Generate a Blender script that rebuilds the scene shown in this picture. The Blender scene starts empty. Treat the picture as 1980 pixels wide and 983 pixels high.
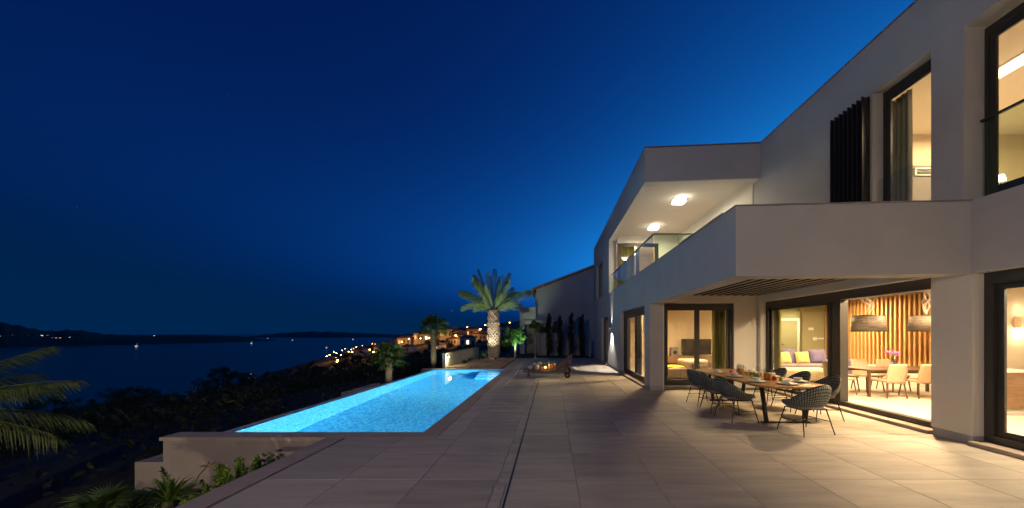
import bpy, math, random
import numpy as np
from mathutils import Vector, Matrix
R = math.radians
random.seed(7); RNG = np.random.default_rng(7)
sc = bpy.context.scene
COL = sc.collection
S = 1.1333                       # scene is laid out with the eye at 1.5 and scaled to 1.7 m at the end

# ---------------------------------------------------------------- camera
cam_d = bpy.data.cameras.new('camera'); cam = bpy.data.objects.new('camera', cam_d); COL.objects.link(cam)
cam.location = (0, 0, 1.5 * S); cam.rotation_euler = (math.pi / 2, 0, 0)
cam_d.sensor_width = 36; cam_d.lens = 680 / 1980 * 36
cam_d.shift_x = -77 / 1980; cam_d.shift_y = 153.5 / 1980
cam_d.clip_start = .05; cam_d.clip_end = 40000
sc.camera = cam
# ---------------------------------------------------------------- dusk sky, long exposure
EXPO = 5.8
LX = 2 ** -EXPO
world = bpy.data.worlds.new('World'); sc.world = world; world.use_nodes = True
nt = world.node_tree; bg = nt.nodes['Background']
sky = nt.nodes.new('ShaderNodeTexSky'); sky.sky_type = 'NISHITA'; sky.sun_disc = False
sky.sun_elevation = R(-4); sky.sun_rotation = R(62); sky.ozone_density = 6; sky.dust_density = 0; sky.altitude = 0
sepc = nt.nodes.new('ShaderNodeSeparateColor'); nt.links.new(sky.outputs[0], sepc.inputs[0])
def wmath(op, a_, b_):
    n_ = nt.nodes.new('ShaderNodeMath'); n_.operation = op
    for k_, s_ in enumerate((a_, b_)):
        if isinstance(s_, (int, float)): n_.inputs[k_].default_value = s_
        else: nt.links.new(s_, n_.inputs[k_])
    return n_.outputs[0]
tw = wmath('DIVIDE', sepc.outputs[2], .0375)                      # the clear blue of late dusk, graded like the long exposure
tint = nt.nodes.new('ShaderNodeCombineColor')
nt.links.new(wmath('MULTIPLY', wmath('POWER', tw, 2.15), .0094), tint.inputs[1]); nt.links.new(wmath('MULTIPLY', wmath('POWER', tw, 1.52), .0385), tint.inputs[2])
nt.links.new(wmath('MULTIPLY', wmath('POWER', tw, 2.0), .0004), tint.inputs[0])
glow = nt.nodes.new('ShaderNodeMix'); glow.data_type = 'RGBA'; glow.blend_type = 'ADD'; glow.inputs[0].default_value = 1
nt.links.new(tint.outputs[0], glow.inputs[6])                                       # airglow, thicker towards the horizon
geo = nt.nodes.new('ShaderNodeNewGeometry'); sx = nt.nodes.new('ShaderNodeSeparateXYZ'); nt.links.new(geo.outputs['Incoming'], sx.inputs[0])
ab = nt.nodes.new('ShaderNodeMath'); ab.operation = 'ABSOLUTE'; nt.links.new(sx.outputs[2], ab.inputs[0])
hz = nt.nodes.new('ShaderNodeMapRange'); hz.inputs[1].default_value = 0; hz.inputs[2].default_value = .55; hz.inputs[3].default_value = 1; hz.inputs[4].default_value = 0
hz.interpolation_type = 'SMOOTHSTEP'; nt.links.new(ab.outputs[0], hz.inputs[0])
gc = nt.nodes.new('ShaderNodeMix'); gc.data_type = 'RGBA'; nt.links.new(hz.outputs[0], gc.inputs[0])
gc.inputs[6].default_value = (0, .0001, .0010, 1); gc.inputs[7].default_value = (0, .0022, .0088, 1); nt.links.new(gc.outputs[2], glow.inputs[7])
vor = nt.nodes.new('ShaderNodeTexVoronoi'); vor.inputs['Scale'].default_value = 22
tc = nt.nodes.new('ShaderNodeTexCoord'); nt.links.new(tc.outputs['Generated'], vor.inputs['Vector'])
st = nt.nodes.new('ShaderNodeMath'); st.operation = 'LESS_THAN'; st.inputs[1].default_value = .014
nt.links.new(vor.outputs['Distance'], st.inputs[0])
sv = nt.nodes.new('ShaderNodeSeparateColor'); nt.links.new(vor.outputs['Color'], sv.inputs[0])
sp = nt.nodes.new('ShaderNodeMath'); sp.operation = 'POWER'; sp.inputs[1].default_value = 9; nt.links.new(sv.outputs[0], sp.inputs[0])
sm = nt.nodes.new('ShaderNodeMath'); sm.operation = 'MULTIPLY'; nt.links.new(st.outputs[0], sm.inputs[0]); nt.links.new(sp.outputs[0], sm.inputs[1])
sm2 = nt.nodes.new('ShaderNodeMath'); sm2.operation = 'MULTIPLY'; sm2.inputs[1].default_value = .12; nt.links.new(sm.outputs[0], sm2.inputs[0])
stars = nt.nodes.new('ShaderNodeMix'); stars.data_type = 'RGBA'; stars.blend_type = 'ADD'; stars.inputs[0].default_value = 1
nt.links.new(glow.outputs[2], stars.inputs[6]); nt.links.new(sm2.outputs[0], stars.inputs[7])
nt.links.new(stars.outputs[2], bg.inputs[0]); bg.inputs[1].default_value = .15
sc.view_settings.view_transform = 'Standard'; sc.view_settings.look = 'None'
sc.view_settings.exposure = EXPO; sc.view_settings.gamma = 1
sc.render.engine = 'CYCLES'
cy = sc.cycles
cy.use_denoising = True; cy.caustics_reflective = False; cy.caustics_refractive = True
cy.max_bounces = 8; cy.diffuse_bounces = 3; cy.glossy_bounces = 3; cy.transmission_bounces = 6; cy.transparent_max_bounces = 12
cy.sample_clamp_indirect = 6 * LX; cy.use_light_tree = True

# ---------------------------------------------------------------- materials
M = {}
def mat(name, col, rough=.6, metal=0, nscale=0, namt=.15, bump=0, bscale=80, stretch=None, rnd=0, trans=0, spec=.5, coord='Object'):
    m = bpy.data.materials.new(name); m.use_nodes = True; n = m.node_tree; L = n.links.new
    b = n.nodes['Principled BSDF']; b.inputs['Base Color'].default_value = (*col, 1)
    b.inputs['Roughness'].default_value = rough; b.inputs['Metallic'].default_value = metal
    b.inputs['Specular IOR Level'].default_value = spec
    if trans: b.inputs['Transmission Weight'].default_value = trans
    c = n.nodes.new('ShaderNodeTexCoord'); src = c.outputs[coord]
    if stretch:
        mp = n.nodes.new('ShaderNodeMapping'); mp.inputs['Scale'].default_value = stretch; L(src, mp.inputs[0]); src = mp.outputs[0]
    last = None
    if rnd:                                     # colour differs a little from piece to piece
        oi = n.nodes.new('ShaderNodeObjectInfo')
        off = n.nodes.new('ShaderNodeVectorMath'); off.operation = 'ADD'
        sc_ = n.nodes.new('ShaderNodeMath'); sc_.operation = 'MULTIPLY'; sc_.inputs[1].default_value = 57; L(oi.outputs['Random'], sc_.inputs[0])
        L(src, off.inputs[0]); L(sc_.outputs[0], off.inputs[1]); src = off.outputs[0]
        mr = n.nodes.new('ShaderNodeMapRange'); mr.inputs[3].default_value = 1 - rnd; mr.inputs[4].default_value = 1 + rnd
        L(oi.outputs['Random'], mr.inputs[0]); last = mr.outputs[0]
    if nscale:
        t = n.nodes.new('ShaderNodeTexNoise'); t.inputs['Scale'].default_value = nscale; t.inputs['Detail'].default_value = 6; t.inputs['Roughness'].default_value = .65
        L(src, t.inputs['Vector'])
        mr = n.nodes.new('ShaderNodeMapRange'); mr.inputs[1].default_value = .25; mr.inputs[2].default_value = .75
        mr.inputs[3].default_value = 1 - namt; mr.inputs[4].default_value = 1 + namt; L(t.outputs[0], mr.inputs[0])
        if last is not None:
            q = n.nodes.new('ShaderNodeMath'); q.operation = 'MULTIPLY'; L(last, q.inputs[0]); L(mr.outputs[0], q.inputs[1]); last = q.outputs[0]
        else: last = mr.outputs[0]
    if last is not None:
        mx = n.nodes.new('ShaderNodeVectorMath'); mx.operation = 'SCALE'; mx.inputs[0].default_value = col; L(last, mx.inputs['Scale'])
        L(mx.outputs[0], b.inputs['Base Color'])
    if bump:
        t2 = n.nodes.new('ShaderNodeTexNoise'); t2.inputs['Scale'].default_value = bscale; t2.inputs['Detail'].default_value = 4; L(src, t2.inputs['Vector'])
        bp = n.nodes.new('ShaderNodeBump'); bp.inputs['Strength'].default_value = bump; bp.inputs['Distance'].default_value = .01
        L(t2.outputs[0], bp.inputs['Height']); L(bp.outputs[0], b.inputs['Normal'])
    M[name] = m; return m
def emit(name, col, strength):
    m = bpy.data.materials.new(name); m.use_nodes = True; b = m.node_tree.nodes['Principled BSDF']
    b.inputs['Base Color'].default_value = (*[min(1, c * .8) for c in col], 1); b.inputs['Emission Color'].default_value = (*col, 1)
    b.inputs['Emission Strength'].default_value = strength * LX; M[name] = m; return m
def leafmat(name, col, amt=.45, tr=.35):
    m = mat(name, col, .55, nscale=3, namt=amt, spec=.3)
    n = m.node_tree; b = n.nodes['Principled BSDF']; out = n.nodes['Material Output']
    t = n.nodes.new('ShaderNodeBsdfTranslucent'); t.inputs[0].default_value = (col[0] * 1.2, col[1] * 1.3, col[2] * .7, 1)
    x = n.nodes.new('ShaderNodeMixShader'); x.inputs[0].default_value = tr
    n.links.new(b.outputs[0], x.inputs[1]); n.links.new(t.outputs[0], x.inputs[2]); n.links.new(x.outputs[0], out.inputs[0])
    return m
def glassmat(name, tintc=(.95, .97, .96), refl=1.0, rough=0):
    m = bpy.data.materials.new(name); m.use_nodes = True; n = m.node_tree; n.nodes.clear()
    o = n.nodes.new('ShaderNodeOutputMaterial'); t = n.nodes.new('ShaderNodeBsdfTransparent'); t.inputs[0].default_value = (*tintc, 1)
    g = n.nodes.new('ShaderNodeBsdfGlossy'); g.inputs['Roughness'].default_value = rough
    f = n.nodes.new('ShaderNodeLayerWeight'); f.inputs[0].default_value = .5        # Schlick reflectance of one face
    pw = n.nodes.new('ShaderNodeMath'); pw.operation = 'POWER'; pw.inputs[1].default_value = 5
    k = n.nodes.new('ShaderNodeMath'); k.operation = 'MULTIPLY_ADD'; k.inputs[1].default_value = .9 * refl; k.inputs[2].default_value = .04 * refl
    x = n.nodes.new('ShaderNodeMixShader'); L = n.links.new
    L(f.outputs['Facing'], pw.inputs[0]); L(pw.outputs[0], k.inputs[0]); L(k.outputs[0], x.inputs[0]); L(t.outputs[0], x.inputs[1]); L(g.outputs[0], x.inputs[2]); L(x.outputs[0], o.inputs[0])
    M[name] = m; return m

mat('plaster', (.50, .50, .50), .88, nscale=.9, namt=.10, bump=.8, bscale=110)
mat('plaster_white', (.72, .70, .66), .85, nscale=1.2, namt=.04, bump=.3, bscale=140)
mat('plinth', (.36, .37, .38), .7, nscale=3, namt=.1)
mat('anthracite', (.035, .034, .032), .42, nscale=8, namt=.1)
mat('louvre_grey', (.27, .26, .25), .5, nscale=5, namt=.1)
mat('shutter_dark', (.018, .017, .017), .45, nscale=5, namt=.15)
mat('stone_tile', (.42, .373, .305), .62, nscale=2.2, namt=.26, bump=.3, bscale=60, stretch=(.45, 3.0, 1), rnd=.10)
mat('coping_stone', (.36, .29, .23), .68, nscale=4, namt=.14, bump=.25, bscale=70, rnd=.07)
mat('wall_render', (.30, .25, .22), .85, nscale=2.2, namt=.14, bump=.5, bscale=60)
mat('grout', (.15, .13, .11), .9)
mat('interior_cream', (.72, .60, .44), .8, nscale=.8, namt=.04)
mat('interior_white', (.80, .74, .64), .8, nscale=.8, namt=.03)
mat('interior_olive', (.34, .31, .17), .8, nscale=.8, namt=.05)
mat('interior_grey', (.20, .18, .17), .75, nscale=1.5, namt=.08)
mat('interior_floor', (.62, .54, .44), .38, nscale=1.5, namt=.08, stretch=(.4, 2, 1))
mat('oak_slat', (.54, .33, .13), .5, nscale=5, namt=.15, stretch=(4, 4, .3), rnd=.05)
mat('wood_dark', (.10, .055, .03), .45, nscale=6, namt=.3, stretch=(6, 1, 6))
mat('teak', (.14, .075, .04), .55, nscale=8, namt=.3, stretch=(1, 8, 8))
mat('table_oak', (.40, .21, .07), .32, nscale=6, namt=.28, stretch=(7, .7, 7))
mat('sideboard_wood', (.22, .13, .07), .5, nscale=5, namt=.3, stretch=(.7, 6, 6))
mat('black_steel', (.015, .013, .012), .4, .4, nscale=10, namt=.2)
mat('chrome', (.6, .6, .6), .2, 1)
mat('leather_beige', (.62, .46, .30), .5, nscale=10, namt=.08, bump=.15, bscale=90)
mat('fabric_violet', (.16, .13, .26), .9, nscale=14, namt=.2, bump=.3, bscale=300)
mat('fabric_grey', (.24, .22, .25), .9, nscale=14, namt=.2, bump=.3, bscale=300)
mat('fabric_brown', (.20, .15, .11), .9, nscale=12, namt=.3, bump=.3, bscale=300)
mat('fabric_cream', (.66, .54, .38), .9, nscale=9, namt=.1)
mat('fabric_yellow', (.78, .50, .03), .85, nscale=9, namt=.15)
mat('cushion_print', (.70, .50, .18), .9, nscale=22, namt=.75)
mat('curtain_olive', (.36, .31, .07), .85, nscale=3, namt=.15, stretch=(8, 8, .2))
mat('curtain_grey', (.30, .29, .20), .85, nscale=3, namt=.2, stretch=(8, 8, .2))
mat('towel_blue', (.22, .33, .48), .95, nscale=30, namt=.15, bump=.4, bscale=200)
mat('towel_cream', (.72, .62, .46), .95, nscale=30, namt=.12, bump=.4, bscale=200)
mat('screen_black', (.012, .012, .014), .12)
mat('ceramic', (.78, .76, .70), .25)
mat('slate_mat', (.05, .055, .055), .7)
mat('juice', (.90, .36, .04), .2)
mat('apple_green', (.32, .42, .04), .3, nscale=6, namt=.2)
mat('apple_red', (.50, .04, .03), .3, nscale=6, namt=.2)
mat('orchid_pink', (.75, .22, .62), .6)
mat('shade_weave', (.12, .10, .085), .6, nscale=6, namt=1.0, stretch=(.9, .9, 7))
mat('cord_white', (.75, .72, .68), .6)
mat('house_far', (.09, .07, .05), .9, nscale=.2, namt=.1)
mat('slat_grey', (.25, .24, .23), .5, nscale=5, namt=.1)
mat('white_plastic', (.78, .76, .72), .4)
mat('roof_tile', (.30, .13, .08), .8, nscale=3, namt=.25, rnd=.12)
mat('house_grey', (.46, .44, .44), .9, nscale=.9, namt=.12, bump=.4, bscale=40)
mat('house_pale', (.52, .45, .38), .9, nscale=.2, namt=.1, rnd=.2)
mat('dark_opening', (.02, .02, .022), .3)
mat('gap_shade_black', (.006, .006, .006), 1, spec=0)
mat('shutter_white', (.42, .41, .42), .6)
mat('garden_wall', (.55, .50, .38), .85, nscale=2, namt=.12, bump=.4, bscale=50)
mat('earth', (.055, .043, .030), .95, nscale=.8, namt=.5, bump=.7, bscale=8)
mat('hillside', (.012, .012, .008), .95, nscale=.02, namt=.5)
mat('island_rock', (.010, .012, .016), .95, nscale=.004, namt=.4)
mat('island_haze', (.030, .040, .060), .95, nscale=.004, namt=.3)  # blue base colour carries the haze of distance
mat('bark', (.05, .04, .03), .95, nscale=9, namt=.4, bump=.8, bscale=25)
mat('palm_bark', (.15, .115, .085), .95, nscale=7, namt=.55, bump=.8, bscale=20, rnd=.1)
mat('stake_pale', (.40, .34, .26), .8, nscale=8, namt=.2)
mat('pebble', (.34, .24, .17), .9, nscale=2, namt=.5)
leafmat('leaf_dark', (.048, .052, .022)); leafmat('leaf_pine', (.020, .030, .014))
leafmat('leaf_cypress', (.022, .030, .016), tr=.15)
leafmat('leaf_palm', (.14, .21, .085), .35); leafmat('leaf_fan', (.08, .13, .03), .35)
leafmat('leaf_frond', (.10, .125, .03), .4); leafmat('leaf_bright', (.21, .32, .05), .4)
leafmat('leaf_strap', (.10, .18, .06), .3); leafmat('leaf_citrus', (.10, .24, .07), .4)
leafmat('bloom', (.75, .52, .36), .3)
glassmat('glass'); glassmat('glass_rail', (.86, .95, .88), 1.0); glassmat('glass_clear', (.93, .95, .95), 2.0)
emit('lamp_white', (1, .90, .72), 14); emit('lamp_warm', (1, .66, .32), 14); emit('lamp_pool', (.8, .95, 1), 20)
emit('lamp_street', (1, .50, .12), 60); emit('window_warm', (1, .52, .17), 1.1); emit('window_white', (1, .85, .62), 2.2)
emit('flame', (1, .55, .15), 40); emit('boat_light', (1, .82, .66), 1.3)
emit('lamp_soft', (1, .80, .55), 5)

# checkered straps of the woven chairs
def weave(name, c1, c2, scale, rough=.6):
    m = bpy.data.materials.new(name); m.use_nodes = True; n = m.node_tree; b = n.nodes['Principled BSDF']; L = n.links.new
    uv = n.nodes.new('ShaderNodeUVMap'); ch = n.nodes.new('ShaderNodeTexBrick')
    ch.offset = 0; ch.inputs['Scale'].default_value = scale; ch.inputs['Mortar Size'].default_value = .085; ch.inputs['Brick Width'].default_value = .5; ch.inputs['Row Height'].default_value = .5
    ch.inputs['Color1'].default_value = (*c1, 1); ch.inputs['Color2'].default_value = (*[x * .65 for x in c1], 1); ch.inputs['Mortar'].default_value = (*c2, 1)
    L(uv.outputs[0], ch.inputs[0]); L(ch.outputs[0], b.inputs['Base Color']); b.inputs['Roughness'].default_value = rough
    bp = n.nodes.new('ShaderNodeBump'); bp.inputs['Strength'].default_value = .7; bp.inputs['Distance'].default_value = .01; bp.invert = True
    L(ch.outputs['Fac'], bp.inputs['Height']); L(bp.outputs[0], b.inputs['Normal']); M[name] = m
weave('strap_weave', (.24, .28, .245), (.010, .010, .009), 9)
# pool mosaic: little glass squares from pale to deep blue
def mosaic(name):
    m = bpy.data.materials.new(name); m.use_nodes = True; n = m.node_tree; b = n.nodes['Principled BSDF']; L = n.links.new
    c = n.nodes.new('ShaderNodeTexCoord'); mp = n.nodes.new('ShaderNodeVectorMath'); mp.operation = 'SCALE'; mp.inputs['Scale'].default_value = 24
    L(c.outputs['Object'], mp.inputs[0])
    fl = n.nodes.new('ShaderNodeVectorMath'); fl.operation = 'FLOOR'; L(mp.outputs[0], fl.inputs[0])
    wn = n.nodes.new('ShaderNodeTexWhiteNoise'); L(fl.outputs[0], wn.inputs[0])
    cr = n.nodes.new('ShaderNodeValToRGB'); cr.color_ramp.interpolation = 'CONSTANT'
    e = cr.color_ramp.elements; e[0].position = 0; e[0].color = (.12, .52, .68, 1); e[1].position = .45; e[1].color = (.04, .38, .60, 1)
    for p, k in ((.66, (.04, .30, .60, 1)), (.80, (.03, .22, .50, 1)), (.90, (.22, .64, .72, 1))):
        q = e.new(p); q.color = k
    L(wn.outputs[0], cr.inputs[0]); L(cr.outputs[0], b.inputs['Base Color']); b.inputs['Roughness'].default_value = .35; M[name] = m
mosaic('pool_mosaic')
def water(name, rough, scale, strength, dist, colour, refr):
    m = bpy.data.materials.new(name); m.use_nodes = True; n = m.node_tree; L = n.links.new
    b = n.nodes['Principled BSDF']; b.inputs['Base Color'].default_value = (*colour, 1); b.inputs['Roughness'].default_value = rough
    b.inputs['IOR'].default_value = 1.33; b.inputs['Transmission Weight'].default_value = refr
    c = n.nodes.new('ShaderNodeTexCoord'); t = n.nodes.new('ShaderNodeTexNoise'); t.inputs['Scale'].default_value = scale; t.inputs['Detail'].default_value = 3
    L(c.outputs['Object'], t.inputs['Vector']); bp = n.nodes.new('ShaderNodeBump'); bp.inputs['Strength'].default_value = strength; bp.inputs['Distance'].default_value = dist
    L(t.outputs[0], bp.inputs['Height']); L(bp.outputs[0], b.inputs['Normal']); M[name] = m
water('pool_water', 0, 3.2, .10, .02, (.86, .97, 1), 1)
water('sea_water', .22, .05, .35, 1.0, (.004, .012, .022), 0)

# ---------------------------------------------------------------- mesh helpers
class MB:
    def __init__(s): s.v = []; s.f = []; s.uv = None
    def add(s, vs, fs):
        k = len(s.v); s.v += [tuple(p) for p in vs]; s.f += [tuple(i + k for i in f) for f in fs]; return s
    def box(s, x0, x1, y0, y1, z0, z1):
        return s.add([(x0, y0, z0), (x1, y0, z0), (x1, y1, z0), (x0, y1, z0), (x0, y0, z1), (x1, y0, z1), (x1, y1, z1), (x0, y1, z1)],
                     [(0, 3, 2, 1), (4, 5, 6, 7), (0, 1, 5, 4), (1, 2, 6, 5), (2, 3, 7, 6), (3, 0, 4, 7)])
    def prism(s, poly, z0, z1):
        n = len(poly)
        return s.add([(x, y, z0) for x, y in poly] + [(x, y, z1) for x, y in poly],
                     [tuple(range(n - 1, -1, -1)), tuple(range(n, 2 * n))] + [(i, (i + 1) % n, (i + 1) % n + n, i + n) for i in range(n)])
    def obox(s, c, ax, h):              # box with own axes
        c = Vector(c); a, b, d = [Vector(q) * k for q, k in zip(ax, h)]
        P = [c + i * a + j * b + k * d for k in (-1, 1) for i, j in ((-1, -1), (1, -1), (1, 1), (-1, 1))]
        return s.add(P, [(0, 3, 2, 1), (4, 5, 6, 7), (0, 1, 5, 4), (1, 2, 6, 5), (2, 3, 7, 6), (3, 0, 4, 7)])
    def tube(s, pts, rad, n=8, cap=True):
        pts = [Vector(p) for p in pts]
        if not hasattr(rad, '__len__'): rad = [rad] * len(pts)
        vs = []; fs = []
        for i, p in enumerate(pts):
            d = (pts[min(i + 1, len(pts) - 1)] - pts[max(i - 1, 0)]).normalized()
            up = Vector((0, 0, 1)) if abs(d.z) < .95 else Vector((1, 0, 0))
            a = d.cross(up).normalized(); b = d.cross(a)
            vs += [p + (a * math.cos(2 * math.pi * k / n) + b * math.sin(2 * math.pi * k / n)) * rad[i] for k in range(n)]
        for i in range(len(pts) - 1):
            for k in range(n): fs.append((i * n + k, i * n + (k + 1) % n, (i + 1) * n + (k + 1) % n, (i + 1) * n + k))
        if cap: fs.append(tuple(range(n))); fs.append(tuple(range(len(pts) * n - 1, (len(pts) - 1) * n - 1, -1)))
        return s.add(vs, fs)
    def lathe(s, prof, n=20, c=(0, 0, 0)):
        vs = [(c[0] + r * math.cos(2 * math.pi * k / n), c[1] + r * math.sin(2 * math.pi * k / n), c[2] + z) for r, z in prof for k in range(n)]
        fs = [(i * n + k, i * n + (k + 1) % n, (i + 1) * n + (k + 1) % n, (i + 1) * n + k) for i in range(len(prof) - 1) for k in range(n)]
        if prof[0][0] > 1e-5: fs.append(tuple(range(n - 1, -1, -1)))
        if prof[-1][0] > 1e-5: fs.append(tuple((len(prof) - 1) * n + k for k in range(n)))
        return s.add(vs, fs)
    def ball(s, c, r, n=10, sq=(1, 1, 1)):
        prof = [(max(1e-6, math.sin(math.pi * i / n)), -math.cos(math.pi * i / n)) for i in range(n + 1)]
        m = 2 * n
        vs = [(c[0] + r * sq[0] * q * math.cos(2 * math.pi * k / m), c[1] + r * sq[1] * q * math.sin(2 * math.pi * k / m), c[2] + r * sq[2] * z) for q, z in prof for k in range(m)]
        return s.add(vs, [(i * m + k, i * m + (k + 1) % m, (i + 1) * m + (k + 1) % m, (i + 1) * m + k) for i in range(n) for k in range(m)])
    def build(s, name, m, parent=None, world=False, smooth=False, bevel=0, segs=2, sub=0):
        me = bpy.data.meshes.new(name); me.from_pydata(s.v, [], s.f)
        if s.uv:
            l = me.uv_layers.new(name='UVMap')
            for lp in me.loops: l.data[lp.index].uv = s.uv[lp.vertex_index]
        me.materials.append(M[m] if isinstance(m, str) else m)
        if smooth: me.polygons.foreach_set('use_smooth', [True] * len(me.polygons))
        o = bpy.data.objects.new(name, me); COL.objects.link(o)
        if parent is not None:
            o.parent = parent
            if world:
                p = parent; off = Vector((0, 0, 0))
                while p is not None: off += p.location; p = p.parent
                o.location = -off
        if bevel:
            b = o.modifiers.new('b', 'BEVEL'); b.width = bevel; b.segments = segs; b.limit_method = 'ANGLE'; b.angle_limit = R(40)
        if sub:
            b = o.modifiers.new('s', 'SUBSURF'); b.levels = sub; b.render_levels = sub
        return o
def tag(o, label=None, cat=None, group=None, kind=None):
    if label: o['label'] = label
    if cat: o['category'] = cat
    if group: o['group'] = group
    if kind: o['kind'] = kind
    return o
def thing(name, label, cat, loc=(0, 0, 0), rz=0, group=None):
    o = bpy.data.objects.new(name, None); COL.objects.link(o); o.location = loc; o.rotation_euler = (0, 0, rz); o.empty_display_size = .1
    return tag(o, label, cat, group)
def copy_tree(o, parent=None):
    c = o.copy(); COL.objects.link(c); c.parent = parent
    for ch in [q for q in KIDS(o)]: copy_tree(ch, c)
    return c
def KIDS(o): return list(o.children)
def dup(src, loc, rz, label, group=None, scale=None):
    c = copy_tree(src); c.location = loc; c.rotation_euler = (0, 0, rz); c['label'] = label
    if group: c['group'] = group
    if scale: c.scale = (scale,) * 3
    return c
def lamp(kind, loc, watts, col=(1, .75, .45), size=.1, rot=(0, 0, 0), parent=None, spot=None, blend=.2, spread=None):
    d = bpy.data.lights.new('lamp', kind); d.energy = watts * LX; d.color = col
    if kind == 'AREA':
        d.shape = 'DISK'; d.size = size
        if spread: d.spread = spread
    else: d.shadow_soft_size = size
    if kind == 'SPOT': d.spot_size = spot; d.spot_blend = blend
    o = bpy.data.objects.new('lamp', d); COL.objects.link(o); o.location = loc; o.rotation_euler = rot
    if parent is not None: o.parent = parent
    return o
F, HX, HY = 680, 1067, 645
def at(px, py, Y): return Vector(((px - HX) * Y / F, Y, 1.5 - (py - HY) * Y / F))

# ================================================================ terrain, sea, islands
SEA = -40.0
CO = [(-400, -215), (0, -205), (182, -205), (332, -277), (495, -340), (656, -402), (1045, -564), (2565, -1045), (4000, -1500)]
def terr1(x, y):                       # the same for one point, quick
    a = CO[0]
    for b in CO[1:]:
        if y <= b[0]: break
        a = b
    else: b = CO[-1]; a = CO[-2]
    xc = a[1] + (b[1] - a[1]) * min(1, max(0, (y - a[0]) / (b[0] - a[0]))); d = x - xc
    z = SEA + .2 * d if d <= 260 else SEA + 52 + .12 * (d - 260)
    if y > 60: z += 1.2 * math.sin(x * .045 + y * .02) + math.sin(y * .05 - x * .03)
    nr = min(1, max(0, (55 - y) / 20)) * min(1, max(0, (x + 14) / 6)); z = z * (1 - nr) + nr * min(z, -1.1)
    if x > -7.2 and y < 24: z = min(z, -3.2)
    if x > -12 and y < 90: z = min(z, -.35 - .02 * max(0, y - 40))
    return max(z, SEA - 12)
def terr(x, y):
    xc = np.interp(y, [a for a, _ in CO], [b for _, b in CO])
    d = x - xc
    z = SEA + .2 * d
    z = np.where(d > 260, SEA + 52 + .12 * (d - 260), z)
    z = z + np.where(y > 60, 1.2 * np.sin(x * .045 + y * .02) + 1.0 * np.sin(y * .05 - x * .03), 0)
    near = np.clip((55 - y) / 20, 0, 1) * np.clip((x + 14) / 6, 0, 1)
    z = z * (1 - near) + near * np.minimum(z, -1.1)
    z = np.where((x > -12) & (y < 90), np.minimum(z, -.35 - .02 * np.maximum(0, y - 40)), z)
    z = np.where((x > -7.2) & (y < 24), np.minimum(z, -3.2), z)
    return np.maximum(z, SEA - 12)
def hit(px, py):
    y = 22.0
    while y < 3000:
        p = at(px, py, y)
        if p.z < terr1(p.x, y): return Vector((p.x, y, terr1(p.x, y)))
        y *= 1.01
    return None
def axis(lo, hi, n, c): 
    t = np.linspace(np.arcsinh(lo / c), np.arcsinh(hi / c), n); return c * np.sinh(t)
gx = axis(-2400, 1600, 170, 12); gy = axis(-120, 3800, 150, 40)
mb = MB(); mb.v = [(float(x), float(y), float(terr(x, y))) for y in gy for x in gx]
nx = len(gx); mb.f = [(j * nx + i, j * nx + i + 1, (j + 1) * nx + i + 1, (j + 1) * nx + i) for j in range(len(gy) - 1) for i in range(nx - 1)]
tag(mb.build('hillside', 'hillside', smooth=True), 'dark wooded hillside falling to the sea', kind='structure')
mb = MB(); mb.add([(-16000, -3000, SEA), (9000, -3000, SEA), (9000, 22000, SEA), (-16000, 22000, SEA)], [(0, 1, 2, 3)])
tag(mb.build('sea', 'sea_water'), 'calm dark blue bay', kind='structure')
def island(name, base, ridge, back, m, label):
    """base: (px,Y) shoreline facing the bay; ridge: (px,py) skyline standing `back` metres behind it"""
    xs = np.linspace(base[0][0], base[-1][0], 120); mb = MB(); rows = 9
    for px in xs:
        Yb = np.interp(px, [b[0] for b in base], [b[1] for b in base]); py = np.interp(px, [r[0] for r in ridge], [r[1] for r in ridge])
        Yr = Yb + back; top = max(2.0, 1.5 + (HY - py) * Yr / F - SEA) * (1 + .05 * math.sin(px * .21) + .04 * math.sin(px * .57))
        for k in range(rows):
            t = k / (rows - 1); Y = Yb + 2 * back * t
            X = (px - HX) * Y / F
            mb.v.append((X, Y, SEA - 2 + (top + 2) * math.sin(math.pi * t) ** .8))
    n = len(xs); mb.f = [(i * rows + k, (i + 1) * rows + k, (i + 1) * rows + k + 1, i * rows + k + 1) for i in range(n - 1) for k in range(rows - 1)]
    return tag(mb.build(name, m, smooth=True), label, kind='structure')
island('island_hills', [(-700, 900), (0, 1045), (260, 1300), (420, 1600), (532, 1881)],
       [(-700, 600), (-200, 618), (0, 625), (30, 630), (75, 638), (100, 640), (135, 637), (160, 640), (200, 647), (260, 648), (400, 648), (470, 650), (532, 661)], 260, 'island_rock', 'black low hills across the bay')
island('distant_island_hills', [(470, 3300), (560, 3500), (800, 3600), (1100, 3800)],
       [(470, 653), (520, 646), (560, 643), (600, 641), (650, 642), (720, 645), (790, 648), (900, 650), (1100, 652)], 500, 'island_haze', 'far hills on the horizon, haze painted in blue')

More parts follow.
